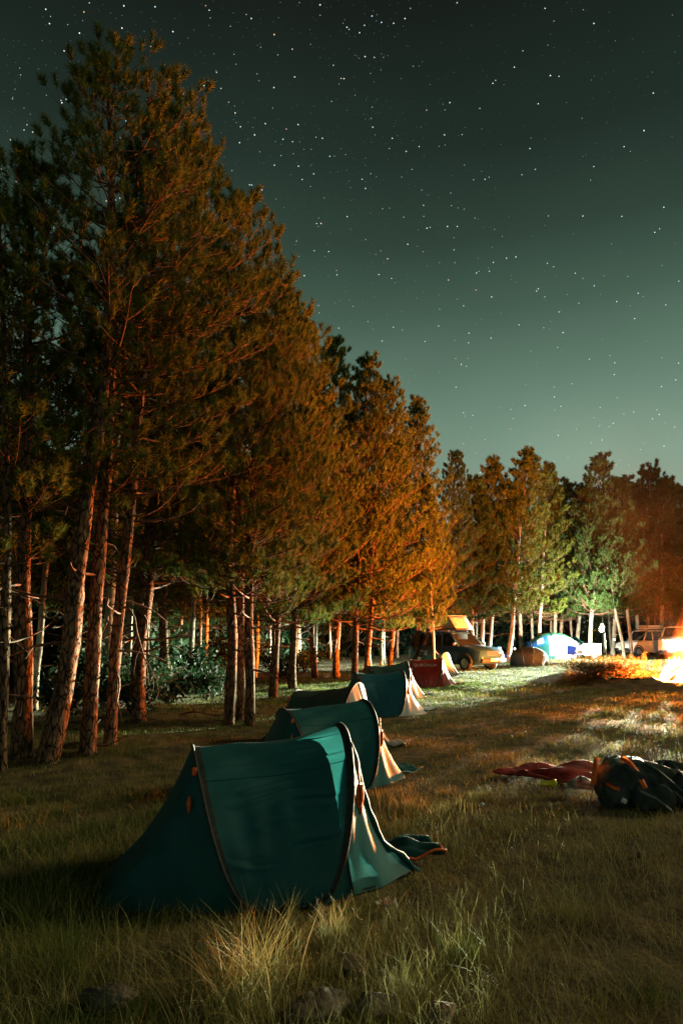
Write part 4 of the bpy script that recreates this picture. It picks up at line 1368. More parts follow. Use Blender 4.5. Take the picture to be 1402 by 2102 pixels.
# ------------------------------------------------------------------ campfire, brushwood, smoke
def campfire():
    root = empty('campfire', (FIRE.x, FIRE.y, gh(FIRE.x, FIRE.y)))
    tag(root, 'blazing campfire at the right edge of the clearing', 'campfire')
    rn = random.Random(3)
    m = MB(); m.grid(lambda u, v: Vector((1.25 * u * math.cos(6.283 * v) , 1.25 * u * math.sin(6.283 * v), .09 * (1 - u ** 2) + .012 * math.sin(17 * u + 9 * v) * (1 - u))), 10, 36); m.build('ash_bed', M['ash'], root)
    for k in range(11):
        a = k * 6.283 / 11 + rn.uniform(-.2, .2)
        r1 = rn.uniform(.55, .95)
        m = MB()
        p0 = Vector((math.cos(a) * r1, math.sin(a) * r1, .07)); p1 = Vector((math.cos(a + .5) * .10, math.sin(a + .5) * .10, rn.uniform(.45, .80)))
        m.tube([p0, (p0 + p1) / 2 + Vector((rn.uniform(-.03, .03), rn.uniform(-.03, .03), 0)), p1], [.065, .06, .045], 8)
        m.build('log', M['char'], root)
    fm, fn, fl = new_mat('flame_tongue')
    fo = fn.new('ShaderNodeOutputMaterial'); fe = fn.new('ShaderNodeEmission'); ft = fn.new('ShaderNodeTexCoord'); fs = fn.new('ShaderNodeSeparateXYZ')
    fr_ = fn.new('ShaderNodeValToRGB'); fa = fn.new('ShaderNodeMapRange')
    fl.new(ft.outputs['Object'], fs.inputs[0]); fl.new(fs.outputs['Z'], fa.inputs['Value'])
    fa.inputs['From Min'].default_value = .05; fa.inputs['From Max'].default_value = 1.5
    e_ = fr_.color_ramp.elements
    e_[0].color = (6.0, 3.6, 1.3, 1); e_[1].color = (1.1, 0.16, 0.01, 1)
    k_ = e_.new(.45); k_.color = (4.0, 1.5, 0.25, 1)
    fl.new(fa.outputs[0], fr_.inputs[0]); fl.new(fr_.outputs[0], fe.inputs['Color']); fe.inputs['Strength'].default_value = 1.6
    tr_ = fn.new('ShaderNodeBsdfTransparent'); ad_ = fn.new('ShaderNodeAddShader')
    fl.new(fe.outputs[0], ad_.inputs[0]); fl.new(tr_.outputs[0], ad_.inputs[1]); fl.new(ad_.outputs[0], fo.inputs['Surface'])
    fm.cycles.emission_sampling = 'NONE'
    for k in range(22):
        a, r0 = rn.random() * 6.283, 1.0 * math.sqrt(rn.random())
        hgt = (1.55 - .95 * r0) * rn.uniform(.7, 1.15)
        w0 = rn.uniform(.10, .20)
        ph, tw = rn.random() * 6.28, rn.uniform(.05, .16)
        pts = [Vector((r0 * math.cos(a) * (1 - .25 * t) + tw * t * math.sin(5 * t + ph), r0 * math.sin(a) * (1 - .25 * t) + tw * t * math.cos(4 * t + ph), .05 + hgt * t)) for t in [j / 10 for j in range(11)]]
        m = MB(); m.tube(pts, [w0 * max(.01, math.sin(math.pi * min(1, .22 + .78 * t)) ** .8 * (1 - .35 * t)) for t in [j / 10 for j in range(11)]], 8, False)
        m.build('flame', fm, root)
    # flames: a glowing volume
    mt, n, l = new_mat('flame')
    out = n.new('ShaderNodeOutputMaterial'); tc = n.new('ShaderNodeTexCoord')
    sep = n.new('ShaderNodeSeparateXYZ'); l.new(tc.outputs['Object'], sep.inputs[0])

    def math_(op, a, b=None, c=None, clamp=False):
        nd = n.new('ShaderNodeMath'); nd.operation = op; nd.use_clamp = clamp
        for i, v in enumerate((a, b, c)):
            if v is None: continue
            if isinstance(v, (int, float)): nd.inputs[i].default_value = v
            else: l.new(v, nd.inputs[i])
        return nd.outputs[0]
    mp = n.new('ShaderNodeMapping'); mp.inputs['Scale'].default_value = (2.2, 2.2, 0.9)
    l.new(tc.outputs['Object'], mp.inputs['Vector'])
    nz = n.new('ShaderNodeTexNoise'); nz.inputs['Scale'].default_value = 1.3; nz.inputs['Detail'].default_value = 4; nz.inputs['Distortion'].default_value = 0.7
    l.new(mp.outputs[0], nz.inputs['Vector'])
    r2 = math_('SQRT', math_('ADD', math_('MULTIPLY', sep.outputs['X'], sep.outputs['X']), math_('MULTIPLY', sep.outputs['Y'], sep.outputs['Y'])))
    rad = math_('SUBTRACT', 1.45, math_('MULTIPLY', math_('POWER', math_('MAXIMUM', sep.outputs['Z'], 0.0), 0.6), 0.74))
    f = math_('SUBTRACT', 1.0, math_('DIVIDE', r2, math_('MAXIMUM', rad, 0.06)))
    f = math_('ADD', f, math_('MULTIPLY', math_('SUBTRACT', nz.outputs['Fac'], 0.5), 2.6))
    f = math_('MULTIPLY', f, math_('MAXIMUM', math_('SUBTRACT', 1.0, math_('MULTIPLY', sep.outputs['Z'], 0.33)), 0.0), clamp=True)
    f = math_('POWER', f, 1.5)
    rp = n.new('ShaderNodeValToRGB')
    rp.color_ramp.elements[0].color = (1.0, 0.11, 0.004, 1); rp.color_ramp.elements[1].color = (1.0, 0.48, 0.12, 1)
    l.new(f, rp.inputs[0])
    e = n.new('ShaderNodeEmission'); l.new(rp.outputs[0], e.inputs['Color']); l.new(math_('MULTIPLY', f, 30.0), e.inputs['Strength'])
    l.new(e.outputs[0], out.inputs['Volume'])
    m = MB(); m.lathe([(1.3, .06), (1.5, .3), (1.3, 1.0), (.9, 2.2), (.3, 3.2)], 20)
    m.build('flames', mt, root)
    ld = bpy.data.lights.new('fire_light', 'POINT'); ld.energy = FIRE_W; ld.color = FIRE_COL; ld.shadow_soft_size = 0.22
    lo = bpy.data.objects.new('fire_light', ld); link(lo, root); lo.location = (0, 0, 0.27)


campfire()


def brush_pile(c, L, Wd, h, n, seed, label, name='brushwood_pile', rz=0.0, needles_n=0):
    root = empty(name, (c[0], c[1], gh(c[0], c[1])), rz)
    tag(root, label, 'brushwood')
    rn = random.Random(seed)
    m = MB(); C, D = [], []
    for k in range(n):
        p = Vector((rn.uniform(-L / 2, L / 2), rn.gauss(0, Wd * .3), rn.uniform(.01, h * .45)))
        d = Vector((rn.uniform(-1, 1), rn.uniform(-.6, .6), rn.uniform(-.1, .9))).normalized()
        ln = rn.uniform(.3, .9)
        e = p + d * ln
        e.z = min(max(e.z, .01), h * (1.0 if rn.random() < .8 else 1.35))
        mid = (p + e) / 2 + Vector((rn.uniform(-.06, .06), rn.uniform(-.06, .06), rn.uniform(0, .08)))
        m.tube([p, mid, e], [.016, .011, .004], 5, False)
        for j in range(3):
            q = mid.lerp(e, rn.random())
            e2 = q + Vector((rn.uniform(-.2, .2), rn.uniform(-.2, .2), rn.uniform(-.05, .25)))
            m.tube([q, e2], [.006, .002], 3, False)
            C.append(tuple(e2)); D.append(tuple((e2 - q).normalized()))
            C.append(tuple(e)); D.append(tuple(d))
    m.build('branches', M['twig'], root)
    if needles_n:
        V, F = needles(np.array(C), np.array(D), np.random.default_rng(seed), needles_n, .22, .15, .016)
        link(bpy.data.objects.new('needles', np_mesh('needles', V, F, M['brush'])), root)
    return root


p = gp(1258, 1402)
brush_pile((p.x, p.y), 1.45, .6, .36, 100, 21, 'heap of dry pine branches lit orange beside the fire', needles_n=9)
p = gp(1208, 1401)
brush_pile((p.x - .2, p.y - .1), .7, .6, .34, 55, 22, 'small dark heap of brush left of the lit branches', needles_n=10)


def lying_log(c, L, r, rz, mat, label):
    root = empty('log', (c[0], c[1], gh(c[0], c[1])), rz)
    m = MB(); m.tube([(-L / 2 + L * k / 8, .02 * math.sin(k * 1.3), r * .8 + .01 * math.sin(k * 2)) for k in range(9)], [r * (1 - .03 * k) for k in range(9)], 12)
    m.build('bark', mat, root)
    for s in (-1, 1):
        q = Vector((s * (L / 2 + .004), 0 if s < 0 else .02 * math.sin(8 * 1.3), r * .8))
        e = MB(); e.lathe([(r * (.9 if s < 0 else .70), 0), (r * (.88 if s < 0 else .68), .006)], 14, Matrix.Translation(q) @ Matrix.Rotation(math.pi / 2 * s, 4, 'Y')); e.build('cut_end', M['log'], root)
    m = MB(); m.tube([(L * .1, 0, r * 1.4), (L * .14, .05, r * 2.3)], [.03, .018], 6); m.build('branch_stub', mat, root)
    tag(root, label, 'log')


p = gp(1318, 1405)
lying_log((p.x, p.y), 1.0, .09, math.radians(4), M['char'], 'burning log lying between the branches and the fire')


def volume_mat(name, fn):
    mt, n, l = new_mat(name)
    out = n.new('ShaderNodeOutputMaterial')
    fn(n, l, out)
    return mt


def smoke():
    mt, n, l = new_mat('wood_smoke')
    out = n.new('ShaderNodeOutputMaterial'); tc = n.new('ShaderNodeTexCoord')
    sep = n.new('ShaderNodeSeparateXYZ'); l.new(tc.outputs['Object'], sep.inputs[0])

    def math_(op, a, b=None, clamp=False):
        nd = n.new('ShaderNodeMath'); nd.operation = op; nd.use_clamp = clamp
        for i, v in enumerate((a, b)):
            if v is None: continue
            if isinstance(v, (int, float)): nd.inputs[i].default_value = v
            else: l.new(v, nd.inputs[i])
        return nd.outputs[0]
    z = sep.outputs['Z']
    dx = math_('SUBTRACT', sep.outputs['X'], math_('MULTIPLY', z, -0.16))
    dy = math_('SUBTRACT', sep.outputs['Y'], math_('MULTIPLY', z, 0.14))
    r2 = math_('SQRT', math_('ADD', math_('MULTIPLY', dx, dx), math_('MULTIPLY', dy, dy)))
    rad = math_('ADD', 0.9, math_('MULTIPLY', z, 0.27))
    f = math_('SUBTRACT', 1.0, math_('DIVIDE', r2, rad), True)
    nz = n.new('ShaderNodeTexNoise'); nz.inputs['Scale'].default_value = 0.55; nz.inputs['Detail'].default_value = 4; nz.inputs['Distortion'].default_value = 0.6
    l.new(tc.outputs['Object'], nz.inputs['Vector'])
    nn = math_('MULTIPLY', math_('SUBTRACT', nz.outputs['Fac'], 0.33), 2.6, True)
    top = math_('SUBTRACT', 1.0, math_('MULTIPLY', z, 1 / 11.5), True)
    bot = math_('MULTIPLY', math_('SUBTRACT', z, 1.0), 0.22, True)
    d = math_('MULTIPLY', math_('MULTIPLY', math_('MULTIPLY', f, nn), top), math_('MULTIPLY', bot, 0.022))
    pv = n.new('ShaderNodeVolumePrincipled')
    pv.inputs['Color'].default_value = (0.62, 0.60, 0.58, 1)
    pv.inputs['Anisotropy'].default_value = 0.2
    l.new(d, pv.inputs['Density'])
    l.new(pv.outputs[0], out.inputs['Volume'])
    m = MB()
    rings = [(0.4, 1.0), (2, 1.5), (5, 2.3), (8, 3.1), (11.4, 4.0)]
    V = [Vector((-0.16 * z_ + r * math.cos(k * 6.283 / 20), 0.14 * z_ + r * math.sin(k * 6.283 / 20), z_)) for z_, r in rings for k in range(20)]
    F = [(i * 20 + k, i * 20 + (k + 1) % 20, (i + 1) * 20 + (k + 1) % 20, (i + 1) * 20 + k) for i in range(4) for k in range(20)]
    F += [tuple(range(19, -1, -1)), tuple(80 + k for k in range(20))]
    m.add(V, F)
    o = m.build('smoke', mt)
    o.location = FIRE
    tag(o, 'brown wood smoke drifting up from the campfire', 'smoke', None, 'stuff')


smoke()


# ------------------------------------------------------------------ things on the grass in front
def heap(fn, nu, nv):
    m = MB(); m.grid(fn, nu, nv); return m


def blanket():
    p = gp(1120, 1600)
    root = empty('picnic_blanket', (p.x + .16, p.y - .02, gh(p.x, p.y)), math.radians(-6))
    tag(root, 'crumpled dark red blanket on the grass left of the backpack', 'blanket')

    def f(u, v):
        x = -.72 + 1.3 * u; y = -.42 + .9 * v
        ed = min(u, 1 - u, v, 1 - v)
        z = .05 + .05 * math.sin(9 * u + 3 * math.sin(4 * v)) + .035 * math.sin(14 * v + 5 * u) + .022 * abs(math.sin(15 * u - 9 * v + math.sin(7 * v))) + .016 * abs(math.sin(23 * v + 13 * u + 2 * math.sin(5 * u))) - .02 + .10 * math.exp(-((u - .75) / .2) ** 2 - ((v - .6) / .3) ** 2)
        k = min(1, ed / .10)
        x += .05 * math.sin(7 * v + 1); y += .05 * math.sin(9 * u) * (1 - v)
        return Vector((x * (1 - .25 * (1 - u) * abs(2 * v - 1)), y * (.45 + .55 * min(1, u * 1.8)), max(.03, z * (.35 + .65 * k) * .55 + .03)))
    heap(f, 54, 40).build('cloth', M['blanket'], root, solid=.012)
    m = MB(); m.tube([f(k / 30, 0) + Vector((0, 0, .006)) for k in range(31)], .009, 5); m.build('hem', M['blanket'], root)
    return p


bp_ = blanket()


def torch():
    p = at(1119, 1585, 7.35)
    root = empty('torch', (p.x, p.y, .14), math.radians(4))
    tag(root, 'small yellow green torch lying on the red blanket', 'torch')
    Mx = Matrix.Rotation(math.pi / 2, 4, 'Y')
    m = MB(); m.lathe([(.020, -.07), (.024, -.065), (.024, .05), (.030, .06)], 14, Mx); m.build('barrel', M['yellow'], root)
    m = MB(); m.lathe([(.033, .061), (.036, .10), (.033, .105)], 14, Mx); m.build('head', M['yellow'], root)
    m = MB(); m.lathe([(.026, -.085), (.026, -.071)], 14, Mx); m.build('end_cap', M['litter'], root)


torch()


def cloth_bundle(x, y, z, sx, sy, sz, mat, label, name, cat, seed):
    root = empty(name, (x, y, z))
    tag(root, label, cat)
    rn = random.Random(seed)
    ph = [rn.random() * 6 for _ in range(4)]

    def f(u, v):
        a, b = 6.283 * u, math.pi / 2 * v
        r = 1 + .16 * math.sin(3 * a + ph[0]) + .10 * math.sin(7 * a + ph[1] + 4 * v) + .08 * math.sin(11 * v * 2 + ph[2] + 3 * a)
        return Vector((sx * r * math.cos(a) * math.cos(b), sy * r * math.sin(a) * math.cos(b), sz * (math.sin(b) ** .7) * (1 + .2 * math.sin(5 * a + ph[3] + 5 * v))))
    heap(f, 36, 14).build('cloth', mat, root)
    m = MB(); m.tube([f(.1 + .02 * k, .45) + Vector((0, 0, .012)) for k in range(12)], .010, 5); m.build('fold', mat, root)


p = at(1190, 1578, 7.4)
cloth_bundle(p.x, p.y, .09, .13, .11, .09, M['grey_cloth'], 'crumpled grey cloth between the red blanket and the backpack', 'cloth_bundle', 'cloth', 5)


def backpack():
    p = gp(1322, 1662)
    root = empty('backpack', (p.x, p.y + .22, gh(p.x, p.y)), math.radians(-8))
    tag(root, 'dark green grey backpack with orange straps lying on the grass', 'backpack')

    def blob(cx, cy_, cz, sx, sy, sz, seed, crease=.05):
        ph_ = [random.Random(seed + k).random() * 6 for k in range(5)]

        def f(u, v):
            a, b = 6.283 * u, math.pi * (v - .5)
            ca, sa, cb, sb = math.cos(a), math.sin(a), math.cos(b), math.sin(b)
            pw = lambda q: math.copysign(abs(q) ** .68, q)
            r = 1 + crease * math.sin(4 * a + ph_[0] + 3 * v) + crease * .8 * math.sin(9 * a + 7 * v + ph_[1]) + crease * .7 * math.sin(13 * v + 5 * a + ph_[2])
            return Vector((cx + sx * r * pw(ca) * pw(cb), cy_ + sy * r * pw(sa) * pw(cb), max(.0, cz + sz * r * pw(sb))))
        return f
    fb = blob(.02, .02, .20, .36, .24, .21, 1)
    heap(fb, 40, 26).build('main_compartment', M['pack'], root)
    heap(blob(-.05, .06, .33, .22, .17, .11, 9, .04), 30, 16).build('lid', M['pack_teal'], root)
    heap(blob(.38, .00, .18, .17, .19, .15, 17, .07), 28, 16).build('front_pocket', M['pack'], root)
    heap(blob(.12, -.20, .13, .20, .10, .12, 27, .08), 28, 16).build('side_pocket', M['pack'], root)
    heap(blob(-.22, -.12, .12, .14, .14, .11, 33, .08), 28, 16).build('hip_pad', M['pack'], root)

    def strap(pts, w, name, mat, t=.008):
        m = MB(); pts = [Vector(q) for q in pts]
        V, F = [], []
        for i, q in enumerate(pts):
            d = (pts[min(i + 1, len(pts) - 1)] - pts[max(0, i - 1)]).normalized()
            s = d.cross(Vector((0, -.7, .7))).normalized()
            V += [q - s * w / 2, q + s * w / 2]
        for i in range(len(pts) - 1): F.append((2 * i, 2 * i + 1, 2 * i + 3, 2 * i + 2))
        m.add(V, F)
        m.build(name, mat, root, solid=t)
    strap([(-.10, -.05, .455), (-.05, -.13, .42), (.00, -.20, .34), (.03, -.255, .25), (.06, -.29, .16)], .050, 'shoulder_strap', M['orange'])
    strap([(-.33, -.02, .44), (-.36, -.08, .38), (-.39, -.13, .30), (-.41, -.16, .22)], .055, 'shoulder_strap', M['orange'])
    strap([(-.29, -.20, .24), (-.24, -.25, .21), (-.19, -.26, .20)], .040, 'compression_strap', M['orange'])
    strap([(.10, -.10, .42), (.20, -.16, .36), (.30, -.20, .27), (.42, -.20, .16)], .022, 'webbing', M['pack_teal'])
    strap([(-.02, -.30, .20), (.12, -.33, .14), (.24, -.33, .04)], .022, 'webbing', M['grey_cloth'])
    m = MB()
    m.tube([(-.40, -.17, .22), (-.46, -.24, .10), (-.52, -.32, .02), (-.60, -.30, .02)], .006, 5); m.build('drawcord', M['grey_cloth'], root)
    m = MB(); m.box((-.16, -.27, .10), (.05, .012, .045), Matrix.Rotation(.5, 3, 'Y')); m.build('buckle', M['litter'], root, bevel=.005)
    m = MB()
    m.tube([(.30, -.24, .20), (.36, -.32, .12), (.42, -.34, .04), (.56, -.36, .03)], .006, 5); m.build('drawcord', M['grey_cloth'], root)


backpack()
p = gp(1395, 1640)
cloth_bundle(p.x + .05, p.y + .35, gh(p.x, p.y), .26, .20, .26, M['pack'], 'dark crumpled bag behind the backpack at the right edge', 'soft_bag', 'bag', 8)


def rock(x, y, sx, sy, sz, mat, seed, label, rz=0.0, tilt=0.0, sink=.25, group='stones showing in the front grass'):
    rn = random.Random(seed)
    bm = bmesh.new()
    bmesh.ops.create_icosphere(bm, subdivisions=5, radius=1)
    from mathutils import noise
    off = Vector((seed * 3.7, seed * 1.9, seed * 2.3))
    for v in bm.verts:
        c = v.co.normalized()
        k = 1 + .35 * noise.noise(c * 1.1 + off) + .20 * noise.noise(c * 2.6 + off) + .09 * noise.noise(c * 6 + off) + .04 * noise.noise(c * 14 + off)
        # broken faces: cut flat against a few planes
        for j in range(5):
            d = Vector((math.sin(j * 2.1 + seed), math.cos(j * 1.7 + seed * 2), math.sin(j * 3.3 + seed) * .8)).normalized()
            q = c.dot(d) * k
            if q > .74: k *= .74 / q + (1 - .74 / q) * .15
        v.co = c * k
    for v in bm.verts: v.co = Vector((v.co.x * sx, v.co.y * sy, v.co.z * sz))
    me = bpy.data.meshes.new('rock'); bm.to_mesh(me); bm.free()
    me.materials.append(mat)
    o = bpy.data.objects.new('rock', me); link(o)
    o.location = (x, y, gh(x, y) + sz * (1.25 - 2 * sink)); o.rotation_euler = (0, tilt, rz)
    tag(o, label, 'rock', group)


p = gp(650, 2085); rock(p.x, p.y + .05, .15, .11, .07, M['rock'], 1, 'broad grey stone at the bottom edge left of centre', .2, 0, .42)
p = gp(772, 2085); rock(p.x, p.y + .04, .11, .09, .065, M['rock'], 2, 'cracked grey stone at the bottom edge right of centre', -.3, 0, .36)
p = gp(905, 2098); rock(p.x, p.y, .075, .06, .05, M['rock_red'], 3, 'small brown stone at the bottom edge in the straw', .5)
p = gp(722, 1992); rock(p.x, p.y, .085, .05, .045, M['rock_red'], 4, 'reddish tilted stone slab beside the tall grass tuft', -.3, .45)
p = gp(225, 2070); rock(p.x, p.y, .13, .10, .06, M['rock'], 5, 'dark stone in the shadowed grass at the bottom left', .3)
p = gp(1315, 1760); rock(p.x, p.y, .035, .03, .022, M['rock_red'], 6, 'small pale stone in the straw below the backpack', .3)
p = gp(990, 1660); rock(p.x, p.y, .026, .02, .02, M['litter'], 7, 'tiny white stone alone on the grass between tent and blanket', .3, 0, .2)
p = gp(672, 1392); rock(p.x, p.y, .14, .10, .09, M['litter'], 8, 'pale stone at the foot of the dark topped middle pine', .3, 0, .2)


def fallen_branch(px, py, L, rz, label, seed):
    rn = random.Random(seed)
    p = gp(px, py)
    root = empty('fallen_branch', (p.x, p.y, gh(p.x, p.y)), rz)
    pts = [Vector((-L / 2 + L * k / 7, rn.uniform(-.03, .03), .04 + .05 * math.sin(k * .9) + .015 * k)) for k in range(8)]
    m = MB(); m.tube(pts, [.022 * (1 - .1 * k) for k in range(8)], 6); m.build('stem', M['twig'], root)
    for k in (2, 3, 5, 6):
        q = pts[k]; d = Vector((rn.uniform(.1, .4), rn.choice((-1, 1)) * rn.uniform(.15, .4), rn.uniform(.02, .3)))
        m = MB(); m.tube([q, q + d * .5 + Vector((0, 0, .03)), q + d], [.009, .006, .003], 5); m.build('twig', M['twig'], root)
    tag(root, label, 'fallen branch')


fallen_branch(185, 1556, .9, .5, 'bare fallen branch at the foot of the tallest pine', 2)
fallen_branch(420, 1486, 1.1, -.3, 'bare fallen branch in the shade left of the pine trio', 3)


def wrapper():
    p = gp(797, 1874)
    rn = random.Random(4)
    root = empty('foil_wrapper', (p.x, p.y, gh(p.x, p.y) + .035), .2)
    m = MB(); m.grid(lambda u, v: Vector((-.05 + .10 * u, -.03 + .06 * v, .018 + .018 * math.sin(11 * u + 5 * v) * math.cos(9 * v) + .01 * math.sin(23 * u))), 14, 10)
    m.build('film', M['foil'], root, smooth=False, solid=.001)
    m = MB(); m.grid(lambda u, v: Vector((-.075 + .025 * u, -.025 + .05 * v, .02 + .008 * math.sin(25 * v))), 4, 8); m.build('crimped_end', M['litter'], root, smooth=False, solid=.001)
    tag(root, 'shiny orange and white wrapper dropped in the front grass', 'wrapper')


wrapper()


# ------------------------------------------------------------------ grass
def blades(P, rng, length, width, lean, seg, bend=0.6):
    """P: n x 3 roots"""
    n = len(P)
    az = rng.random(n) * 2 * np.pi
    h = np.column_stack([np.cos(az), np.sin(az), np.zeros(n)])
    sd = np.column_stack([-np.sin(az), np.cos(az), np.zeros(n)])
    rot = rng.uniform(-.9, .9, n)[:, None]
    sd = sd * np.cos(rot) + h * np.sin(rot)
    L = length[:, None]
    k = lean[:, None]
    ts = np.linspace(0, 1, seg + 1)
    V = np.empty((n, 2 * seg + 1, 3))
    for i, t in enumerate(ts):
        out = k * (t * 0.35 + bend * t * t)
        up = np.sqrt(np.clip(1 - (k * 0.55 * t) ** 2, 0.12, 1)) * t - 0.25 * np.clip(k - 0.7, 0, 1) * t ** 3
        c = P + h * (L * out) + np.array([0, 0, 1.0]) * (L * up)
        w = (width * (1 - 0.75 * t))[:, None] / 2
        if i < seg:
            V[:, 2 * i] = c - sd * w; V[:, 2 * i + 1] = c + sd * w
        else:
            V[:, 2 * i] = c
    tri = []
    for i in range(seg - 1):
        a = 2 * i
        tri += [(a, a + 1, a + 3), (a, a + 3, a + 2)]
    a = 2 * (seg - 1)
    tri.append((a, a + 1, a + 2))
    T = (np.array(tri)[None] + (np.arange(n) * (2 * seg + 1))[:, None, None]).reshape(-1, 3)
    return V.reshape(-1, 3), T


def in_tent(x, y, pad=0.0):
    bad = np.zeros(len(x), bool)
    for cx_, cy2, rz, a, b in TENTS:
        dx, dy = x - cx_, y - cy2
        u = dx * math.cos(rz) + dy * math.sin(rz); v = -dx * math.sin(rz) + dy * math.cos(rz)
        bad |= (np.abs(u) / (a + pad) + 0.55 * (np.abs(v) / (b + pad)) ** 2 < .93) & (np.abs(v) < b + pad)
    return bad


def patch(x, y, s, ph):
    return 0.5 + 0.25 * (np.sin(x * s + ph) * np.cos(y * s * 1.2 + ph * 2) + np.sin(x * s * 2.3 - y * s * 1.9 + ph * 3)) + 0.12 * np.sin(x * s * 4.7 + y * s * 3.9)


EX = np.array([e[0] for e in edge]); EY = np.array([e[1] for e in edge])


def forest_depth(x, y):
    """metres inside the wood, about"""
    return np.interp(y, EY, EX) - x


def meadow(n, d0, d1, seg, seed, wmin, wk, name, label, pw=1.0, fan=0.62):
    rng = np.random.default_rng(seed)
    u = rng.random(n)
    e = 2 - pw
    d = (d0 ** e + u * (d1 ** e - d0 ** e)) ** (1 / e)
    th = np.where(rng.random(n) < .87, rng.uniform(-.53, .53, n), rng.choice([-1, 1], n) * rng.uniform(.53, .88, n))   # thinner to the sides
    x = d * np.tan(th) * 1.0; y = d + rng.normal(size=n) * .05
    fd = forest_depth(x, y)
    keep = ~in_tent(x, y, -.03)
    keep &= rng.random(n) < np.clip((np.hypot(x - FIRE.x, y - FIRE.y) - 3.0) / 2.6, 0, 1)
    keep &= (fd < 0.3) | (rng.random(n) < np.clip(1.0 - fd / 2.5, 0.12, 1))
    keep &= rng.random(n) < (0.20 + 1.0 * patch(x, y, 2.4, seed)) * (1 - .25 * np.clip((x - .2) / 1.5, 0, 1) * np.clip((8 - y) / 3, 0, 1))
    x, y, d, fd = x[keep], y[keep], d[keep], fd[keep]
    m = len(x)
    tall = np.clip(patch(x, y, 1.1, 2.0) * 1.4 - .35, 0, 1) * (rng.random(m) ** 2)
    left = np.clip((-1.0 - x) / 1.0, 0, 1) + .35 * np.clip((3.7 - y) / .5, 0, 1) * np.clip((.6 - x), 0, 1)
    left = np.clip(left, 0, 1) * np.clip((6.5 - y) / 2.0, 0, 1)
    short = 1 - .68 * np.clip((x - .3) / 1.5, 0, 1) * np.clip((8 - y) / 3, 0, 1)
    L = (0.035 + 0.065 * rng.random(m)) * short + 0.08 * tall
    L *= np.clip(.35 + 1.3 * patch(x, y, 5.5, 3.0), .3, 1.6)
    L = .85 * L + 0.12 * left * rng.random(m) ** 1.6
    P = np.column_stack([x, y, gh_np(x, y) - .006])
    lean = np.where(rng.random(m) < .3, rng.uniform(1.2, 1.75, m), rng.uniform(.15, 1.25, m))
    V, T = blades(P, rng, L, np.maximum(wmin, d * wk) * rng.uniform(.6, 1.2, m), lean, seg)
    dry = np.clip((x + 0.2) / 1.8, -.5, 1) * np.clip((9.5 - y) / 4, 0, 1)       # the right foreground has dried out
    tone = np.clip(.49 - .30 * np.clip((y - 7) / 3, 0, 1) + .42 * (patch(x, y, 2.6, 7.0) - .5) + .22 * (patch(x, y, .7, 1.0) - .5) + .50 * dry + rng.normal(size=m) * .19, 0, 1)  # greener tone past the foreground stands in for the headlights' green light
    o = bpy.data.objects.new(name, np_mesh(name, V, T, M['grass'], False, np.repeat(tone, 2 * seg + 1)))
    link(o)
    tag(o, label, 'grass', None, 'stuff')


meadow(145000, 2.3, 7.5, 3, 1, .0030, .0008, 'near_grass', 'dry yellow green grass of the foreground meadow', 1.0)
meadow(190000, 7.4, 24.0, 2, 2, .004, .0007, 'middle_grass', 'short green grass between the tents and the blanket', 1.0)
meadow(130000, 23.8, 58.0, 2, 3, .010, .0009, 'far_grass', 'short trampled grass of the far clearing', 0.6)


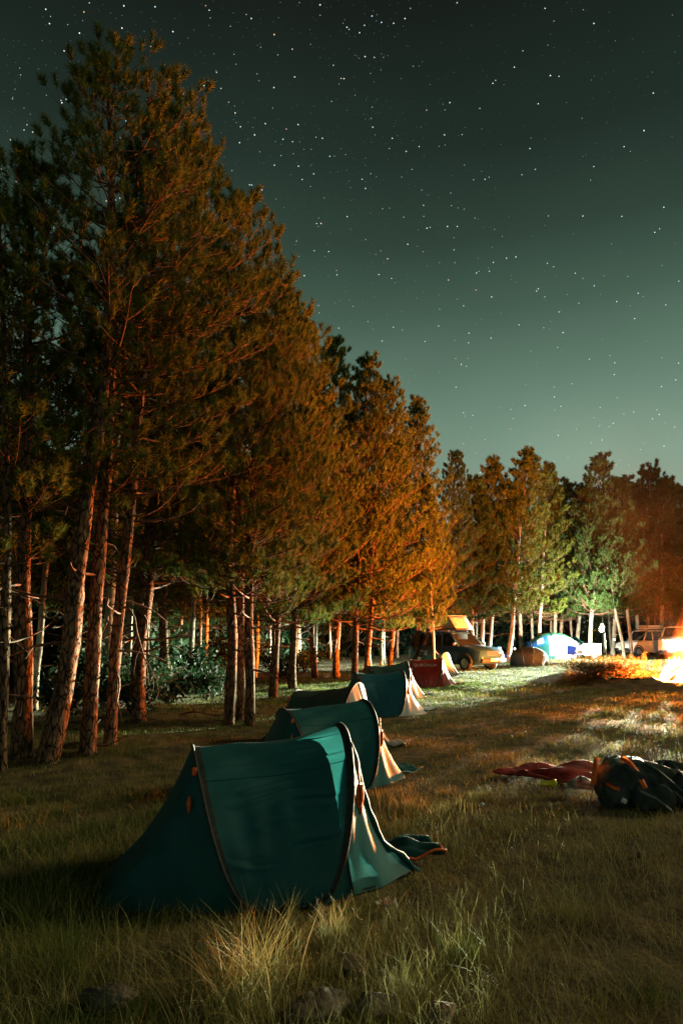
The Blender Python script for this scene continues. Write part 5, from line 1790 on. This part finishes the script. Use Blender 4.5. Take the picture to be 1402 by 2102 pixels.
def stalks(n, seed):
    rng = np.random.default_rng(seed)
    d = 2.3 + 4.2 * rng.random(n) ** .8
    x = d * np.tan(rng.uniform(-.6, .6, n)); y = d
    k = ~in_tent(x, y, .30) & (rng.random(n) < .25 + .9 * patch(x, y, 1.3, 5.0))
    x, y = x[k], y[k]; m = len(x)
    P = np.column_stack([x, y, gh_np(x, y) - .01])
    V, T = blades(P, rng, rng.uniform(.06, .24, m), .0028 * rng.uniform(.7, 1.4, m), rng.uniform(.1, 1.35, m), 5, .7)
    o = bpy.data.objects.new('dry_stalks', np_mesh('dry_stalks', V, T, M['straw']))
    link(o)
    tag(o, 'loose dry straw stalks standing over the foreground grass', 'grass', None, 'stuff')


stalks(20000, 9)


def tuft(px, py, n, L, spread, seed, label, mat='straw', lean=(.2, 1.1)):
    p = gp(px, py)
    rng = np.random.default_rng(seed)
    P = np.column_stack([rng.normal(size=n) * spread, rng.normal(size=n) * spread * .8, np.full(n, -.01)])
    V, T = blades(P, rng, L * rng.uniform(.45, 1.1, n), np.full(n, .0032) * rng.uniform(.6, 1.3, n), rng.uniform(lean[0], lean[1], n), 6, .75)
    o = bpy.data.objects.new('grass_tuft', np_mesh('grass_tuft', V, T, M[mat], False, np.repeat(np.clip(rng.normal(size=n) * .12 + .25, 0, 1), 13)))
    link(o)
    o.location = (p.x, p.y, gh(p.x, p.y))
    tag(o, label, 'grass tuft', 'tall grass tufts')


tuft(520, 2040, 260, .40, .10, 1, 'tall arching straw tuft in front of the nearest tent')
tuft(470, 2075, 140, .34, .08, 2, 'brownish straw tuft low at the bottom left of centre', 'straw', (.4, 1.3))
tuft(690, 1945, 130, .24, .04, 3, 'small yellow tuft just above the reddish stone slab', 'straw', (.1, .8))
tuft(1180, 1880, 160, .22, .07, 4, 'pale dry tuft in the right foreground straw')
tuft(950, 1985, 90, .22, .05, 5, 'green tuft in the middle of the front straw', 'grass', (.1, .8))
tuft(835, 1665, 170, .22, .10, 6, 'pale bushy tuft right of the nearest tent door')
tuft(140, 2020, 200, .40, .10, 7, 'long dark green tuft in the bottom left shade', 'grass', (.2, 1.0))
tuft(70, 1900, 180, .36, .12, 8, 'long grass tuft at the left edge beside the nearest tent', 'grass', (.2, 1.0))
tuft(830, 2050, 160, .22, .07, 9, 'dry straw tuft between the two bottom stones', 'straw', (.2, 1.2))
tuft(1340, 2050, 140, .20, .09, 10, 'green yellow tuft in the bottom right corner', 'grass')
tuft(265, 1560, 150, .34, .16, 11, 'dark grass tuft at the foot of the leaning pines', 'grass')
tuft(600, 1905, 30, .24, .03, 12, 'thin bent stalks rising against the nearest tent wall', 'straw', (.1, .6))
